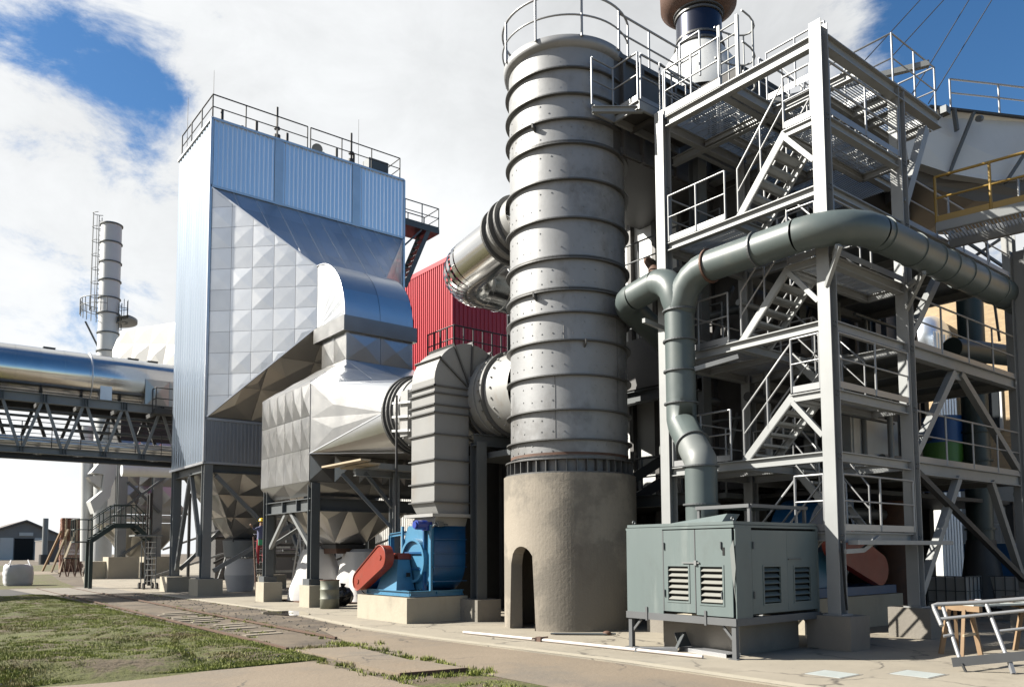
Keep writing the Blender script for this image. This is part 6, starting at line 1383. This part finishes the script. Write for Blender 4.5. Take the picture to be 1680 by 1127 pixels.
# ============================================================ FALLEN RAILING and TRESTLES
fr = thing('fallen_railing', (13, 5.4, 0), 'detached pipe railing section leaning at the lower right corner', 'railing')
d0 = 13.0
def fw(px, py, dep): 
    d = (px-CXP)/F_PX*RT-(py-CYP)/F_PX*UP+FW; return V3(CAM+d*dep)
g0 = at(1585, 1102, z=.012); dpt = float((np.array(g0)-CAM)@FW)
K_ = lambda px, py, dd=0: fw(px, py, dpt+dd)
b = MB(); b.tube([K_(1545, 1026, .5), K_(1533, 999, .75), K_(1531, 993, .8), K_(1538, 991, .8), K_(1600, 988, .6), K_(1680, 982, .35), K_(1760, 976, .1)], .033, 8); b.build('top_rail', 'rail_galv', fr)
for a_, c in (((1547, 995, .78), (1575, 1082, .1)), ((1618, 990, .55), (1650, 1073, -.1)), ((1705, 982, .3), (1735, 1065, -.3))): MB().tube([K_(*a_), K_(*c)], .03, 8).build('post', 'rail_galv', fr)
MB().tube([K_(1542, 1015, .6), K_(1640, 1005, .3), K_(1700, 999, .1)], .025, 8).build('mid_rail', 'rail_galv', fr); MB().tube([K_(1548, 1043, .4), K_(1562, 1041, .38)], .022, 8).build('mid_rail', 'rail_galv', fr); MB().tube([K_(1637, 1035, .2), K_(1720, 1026, 0)], .022, 8).build('mid_rail', 'rail_galv', fr)
MB().bar(K_(1562, 1086, .1), K_(1760, 1068, -.4), .02, .13, (0, 0, 1)).build('toe_board', 'cabinet_frame', fr)
MB().cyl(K_(1578, 1088, .05), g0, .02, seg=7).build('stub', 'steel_dark', fr); g2 = K_(1662, 1094, -.2); MB().bar(K_(1655, 1080, -.1), (g2.x, g2.y, .02), .05, .05).build('stub', 'rail_galv', fr)
tr = thing('trestle_table', (15, 4.5, 0), 'wooden trestles carrying a board with pale scraps behind the fallen railing', 'trestle')
tA = at(1592, 1078, z=.012); tB = at(1668, 1072, z=.012)
for c in (tA, tB+V3((.4, -.3, 0))):
    hd = c+V3((.2, .1, .74))
    for dx, dy in ((-.18, .05), (.28, -.05), (.1, .5), (.5, .4)): MB().bar((c.x+dx, c.y+dy, .012), hd+V3((dx*.25, dy*.6, 0)), .05, .07).build('leg', 'wood', tr)
    MB().bar(hd+V3((-.1, -.25, .03)), hd+V3((.15, .5, .03)), .07, .09).build('head_bar', 'wood', tr); MB().bar(c+V3((-.1, .05, .35)), c+V3((.3, .0, .36)), .03, .04).build('stay', 'wood_pale', tr)
h_ = tA+V3((.2, .2, .82)); h2_ = tB+V3((.6, .0, .82)); MB().bar(h_, h2_+(h2_-h_)*.5, .5, .03).build('board', 'plate_pale', tr)
tr2 = thing('scrap_heap', (15, 4.5, .84), 'pale scraps and rags heaped on the trestle board', 'scraps')
for k in range(9): t_ = rng.random(); p = h_.lerp(h2_, t_)+V3((rng.uniform(-.15, .15), rng.uniform(-.1, .1), .03)); b = MB(); b.bar(p, p+V3((rng.uniform(.1, .3), rng.uniform(-.25, .1), .03)), .09, .03); b.build('scrap', rng.choice(('casing_white', 'rust', 'bag_grey', 'steel_grey')), tr2)

# ============================================================ RIGHT BACKGROUND
bk_ = thing('brick_building', (34, 9, 0), 'yellow brick building with a pale rendered base at the far right', 'building')
MB().box(34, 40, -12, 20, 4.6, 12.5).build('brick_wall', 'brick_yellow', bk_); MB().box(33.95, 40, -12, 20, 0, 4.5).build('rendered_base', 'casing_white', bk_); MB().box(33.85, 34, -12, 20, 4.5, 4.62).build('string_course', 'concrete_light', bk_)
for y, z0, z1 in ((12.3, 6.3, 8.3), (9.3, 6.3, 8.3)): 
    o = MB().box(33.9, 34, y, y+.9, z0, z1).build('window_frame', 'casing_white', bk_); MB().box(33.86, 33.92, y+.1, y+.8, z0+.1, z1-.1).build('pane', 'dark_window', o)
for k in range(4):
    for j in range(3): MB().box(33.9, 33.96, 11.0+.8*k, 11.72+.8*k, 2.0+.75*j, 2.67+.75*j).build('pane', 'ibc_white', bk_)
for px, lb in ((1592, 'dark green vertical duct in front of the yellow brick wall'), ):
    g = thing('green_duct', (24.2, 9.5, 0), lb, 'duct'); r0 = .7
    MB().cyl((24.0, 9.4, 2.0), (24.0, 9.4, 9.3), .34, seg=28).build('shaft', 'green_dark', g)
    for z in (2.3, 4.2, 5.0, 6.2, 7.4): MB().ring((24.0, 9.4, z), (0, 0, 1), .32, .40, .05, 28).build('flange', 'green_dark', g)
    MB().cyl((24.0, 9.4, .3), (24.0, 9.4, 2.0), .6, .36, seg=28).build('cone', 'steel_dark', g); MB().box(24.1, 25.6, 8.6, 9.9, 0, 1.9).build('fan_casing', 'fan_blue', g)
t = thing('horizontal_duct', (25, 9, 7), 'dark horizontal duct with a banded cap across the brick wall', 'duct'); MB().cyl((21.5, 8.9, 6.9), (27.0, 8.2, 7.2), .28, seg=24).build('tube', 'green_dark', t); MB().cyl((27.0, 8.2, 7.2), (28.2, 8.0, 7.2), .4, .34, seg=24).build('cap', 'steel_dark', t)
t = thing('tank_silo', (26, 13, 0), 'blue tank with a green band behind the tower railing', 'tank'); tx = at(1548, 730, y=10.2).x
for z0, z1, m_ in ((3.4, 4.05, 'tank_blue'), (4.05, 4.75, 'tank_green'), (4.75, 5.5, 'tank_blue')): MB().cyl((tx, 10.2, z0), (tx, 10.2, z1), .55, seg=24, caps=False).build('band', m_, t)
t = thing('pale_shed', (30, 12, 0), 'pale blue corrugated cladding block with a domed top behind the railings', 'silo'); b = MB(); q1, q2 = at(1535, 640, y=14), at(1580, 640, y=14); corrug((q1.x, 14), (q2.x+.3, 14), 0, at(1550, 480+70, y=14).z, (0, -1, 0), .25, .06, b); b.build('wall', 'cladding', t)
MB().sphere(((q1.x+q2.x)/2, 14.6, at(1550, 552, y=14).z), 1.1, 18, 10, sx=1, sy=.6, sz=.9).build('dome', 'cladding', t)
# water totes
tq = thing('water_tote', (20, 7.2, 0), 'caged white water tote in the shade, nearest the second column', 'water tote', 'caged totes in the shade')
def tote(t, x, y):
    MB().box(x+.03, x+.97, y+.03, y+.97, .17, 1.0).build('tank', 'ibc_white', t); MB().box(x, x+1, y, y+1, .02, .14).build('pallet', 'steel_dark', t); b = MB()
    for k in range(5): q = k*.245; b.bar((x+q+.01, y, .14), (x+q+.01, y, 1.04), .022, .022); b.bar((x, y+q+.01, .14), (x, y+q+.01, 1.04), .022, .022)
    for z in (.35, .65, 1.03): b.bar((x, y, z), (x+1, y, z), .022, .022); b.bar((x, y, z), (x, y+1, z), .022, .022)
    b.build('cage', 'steel_grey', t)
tp_ = at(1530, 985, x=22.4); tote(tq, 22.4, 9.2)
t2 = thing('water_tote', (24, 8.6, 0), 'caged white water tote in the shade, beside the blue fan casing', 'water tote', 'caged totes in the shade'); tote(t2, 23.6, 8.2)
# utility pipes against the pale wall
up_ = thing('wall_pipes', (32, 10, 0), 'pale utility pipes and valves against the rendered wall at the far right', 'pipework')
b = MB(); b.tube([(30, 7.5, 3.0), (32.5, 6.8, 3.0), (32.8, 6.7, 2.8), (32.8, 6.7, .3)], .12, 10); b.build('pipe', 'steel_pale', up_); b = MB(); b.tube([(27, 9.5, 3.4), (33, 8.2, 3.4)], .13, 10); b.build('pipe', 'steel_pale', up_)
for z in (.5, 1.4): MB().sphere((32.8, 6.7, z), .22).build('valve', 'steel_dark', up_)
fr2 = thing('dark_gantry', (28, 8, 0), 'dark square steel gantry frame before the rendered wall', 'gantry'); b = MB()
for p, q in (((25.6, 9.2, 0), (25.6, 9.2, 3)), ((29.2, 8.0, 0), (29.2, 8.0, 3.1)), ((25.6, 9.2, 3), (29.2, 8.0, 3.1))): b.bar(p, q, .18, .2)
b.build('frame', 'steel_dark', fr2)
rc2 = thing('rust_column', (21, 9.6, 0), 'rusty brown tank wall standing behind the second column', 'tank'); MB().cyl((21.3, 10.4, 0), (21.3, 10.4, 3.2), .5, seg=24).build('shell', 'rust', rc2)
# big white casing at the upper right
wc = thing('white_casing', (24, 9, 9), 'big pale riveted duct casing with dark ribs behind the top of the stair tower', 'duct')
DP = 23.0; Q_ = lambda px, py, dd=0: fw(px, py, DP+dd)
top_l, top_r = Q_(1525, 176), Q_(1760, 204, 1.0)
fa = [Q_(1500, 232), Q_(1440, 250), Q_(1440, 168), Q_(1525, 176)]
body = [top_l, top_r, Q_(1760, 258, .4), Q_(1700, 288, .3), Q_(1632, 297, .1), Q_(1560, 285), Q_(1490, 262), Q_(1480, 190)]
nb = V3(FW); b = MB(); b.prism(body[::-1], nb*5); b.build('casing_wall', 'casing_white', wc)
for a_, c in (((1597, 186, -.03), (1556, 288, -.03)), ((1712, 205, .1), (1650, 300, .0)), ((1565, 180, -.03), (1570, 215, -.03))): MB().bar(Q_(*a_), Q_(*c), .06, .16, nb).build('rib', 'steel_grey', wc)
MB().bar(Q_(1525, 175, -.05), Q_(1760, 203, .9), .06, .10, nb).build('top_angle', 'steel_dark', wc)
railing(wc, [Q_(1560, 178, .8), Q_(1640, 186, 1.2), Q_(1730, 196, 1.6)], .9, 1.5, .03, toe=False)
for px, py in ((1605, 195),): MB().cyl(Q_(px, py, -.15), Q_(px+4, py, -.05), .09, seg=10).build('nozzle', 'steel_grey', wc)
b = MB(); b.prism([Q_(1500, 268, .4), Q_(1560, 290, .4), Q_(1632, 302, .4), Q_(1700, 296, .5), Q_(1760, 300, .6), Q_(1760, 335, .6), Q_(1600, 330, .5), Q_(1500, 300, .4)][::-1], nb*3); b.build('under_shadow_block', 'casing', wc)  # dark block, the shadow below the casing put into its colour
# yellow walkway
yw = thing('yellow_walkway', (18.5, 6.6, 8.4), 'grated walkway with a yellow guard rail at the right edge', 'walkway')
ya, yb = V3((17.3, 7.35, 8.62)), V3((18.1, 3.4, 8.62)); dv = (yb-ya).normalized(); sv = V3((-dv.y, dv.x, 0))
rl = railing(yw, [ya, yb], 1.0, 1.15, .03, 'yellow_paint', toe=False); MB().bar(ya+V3((0, 0, .07)), yb+V3((0, 0, .07)), .015, .15).build('toe_board', 'yellow_paint', yw)
MB().chan(ya+V3((0, 0, -.1)), yb+V3((0, 0, -.1)), .08, .2).build('edge_channel', 'steel_pale', yw)
b = MB(); n = 60
for k in range(n): p = ya.lerp(yb, k/n)+V3((0, 0, -.02)); b.bar(p, p+sv*1.2, .012, .03)
b.build('grating', 'galv', yw); MB().chan(ya+sv*1.2+V3((0, 0, -.1)), yb+sv*1.2+V3((0, 0, -.1)), .08, .2).build('edge_channel', 'steel_pale', yw); railing(yw, [ya+sv*1.2, yb+sv*1.2], 1.0, 1.2, .025)
rc3 = thing('edge_column', (19.0, 4.9, 0), 'pale green column at the extreme right edge of the picture', 'column'); q_ = fw(1682, 600, 17.5); MB().hbeam((q_.x, q_.y, 0), (q_.x, q_.y, 8.3), .3, .3, (0, 1, 0)).build('column', 'steel_pale', rc3); MB().box(q_.x-.4, q_.x+.4, q_.y-.4, q_.y+.4, 0, .4).build('pedestal', 'concrete', rc3)
for p, q in (((1663, 440), (1680, 380)), ((1600, 420), (1655, 590)), ((1640, 480), (1690, 500))): pass
rs = thing('rear_scaffold_stair', (22, 8.5, 6), 'thin grey stair and rails seen against the yellow brick, upper right', 'stair')
for a_, c in (((1560, 400), (1665, 470)), ((1560, 380), (1665, 450)), ((1615, 375), (1640, 560)), ((1660, 380), (1600, 420))): MB().bar(fw(*a_, 23.5), fw(*c, 24), .06, .08).build('rail', 'steel_grey', rs)
for px in (1575, 1600, 1625, 1650): MB().bar(fw(px, 395+(px-1560)*.66, 23.6), fw(px, 440+(px-1560)*.66, 23.6), .04, .04).build('post', 'steel_grey', rs)
# sky wires
wr = thing('guy_wires', (20, 8, 12), 'four thin guy wires rising across the sky at the upper right', 'cables')
for a_, c in (((1435, 82), (1510, 0)), ((1480, 75), (1556, -8)), ((1508, 135), (1590, 0)), ((1543, 138), (1630, -4))):
    A_ = fw(*a_, 24); C_ = fw(c[0]+(c[0]-a_[0])*2, c[1]+(c[1]-a_[1])*2, 30); MB().tube([A_-(C_-A_)*.06, C_], .016, 5).build('wire', 'steel_dark', wr)
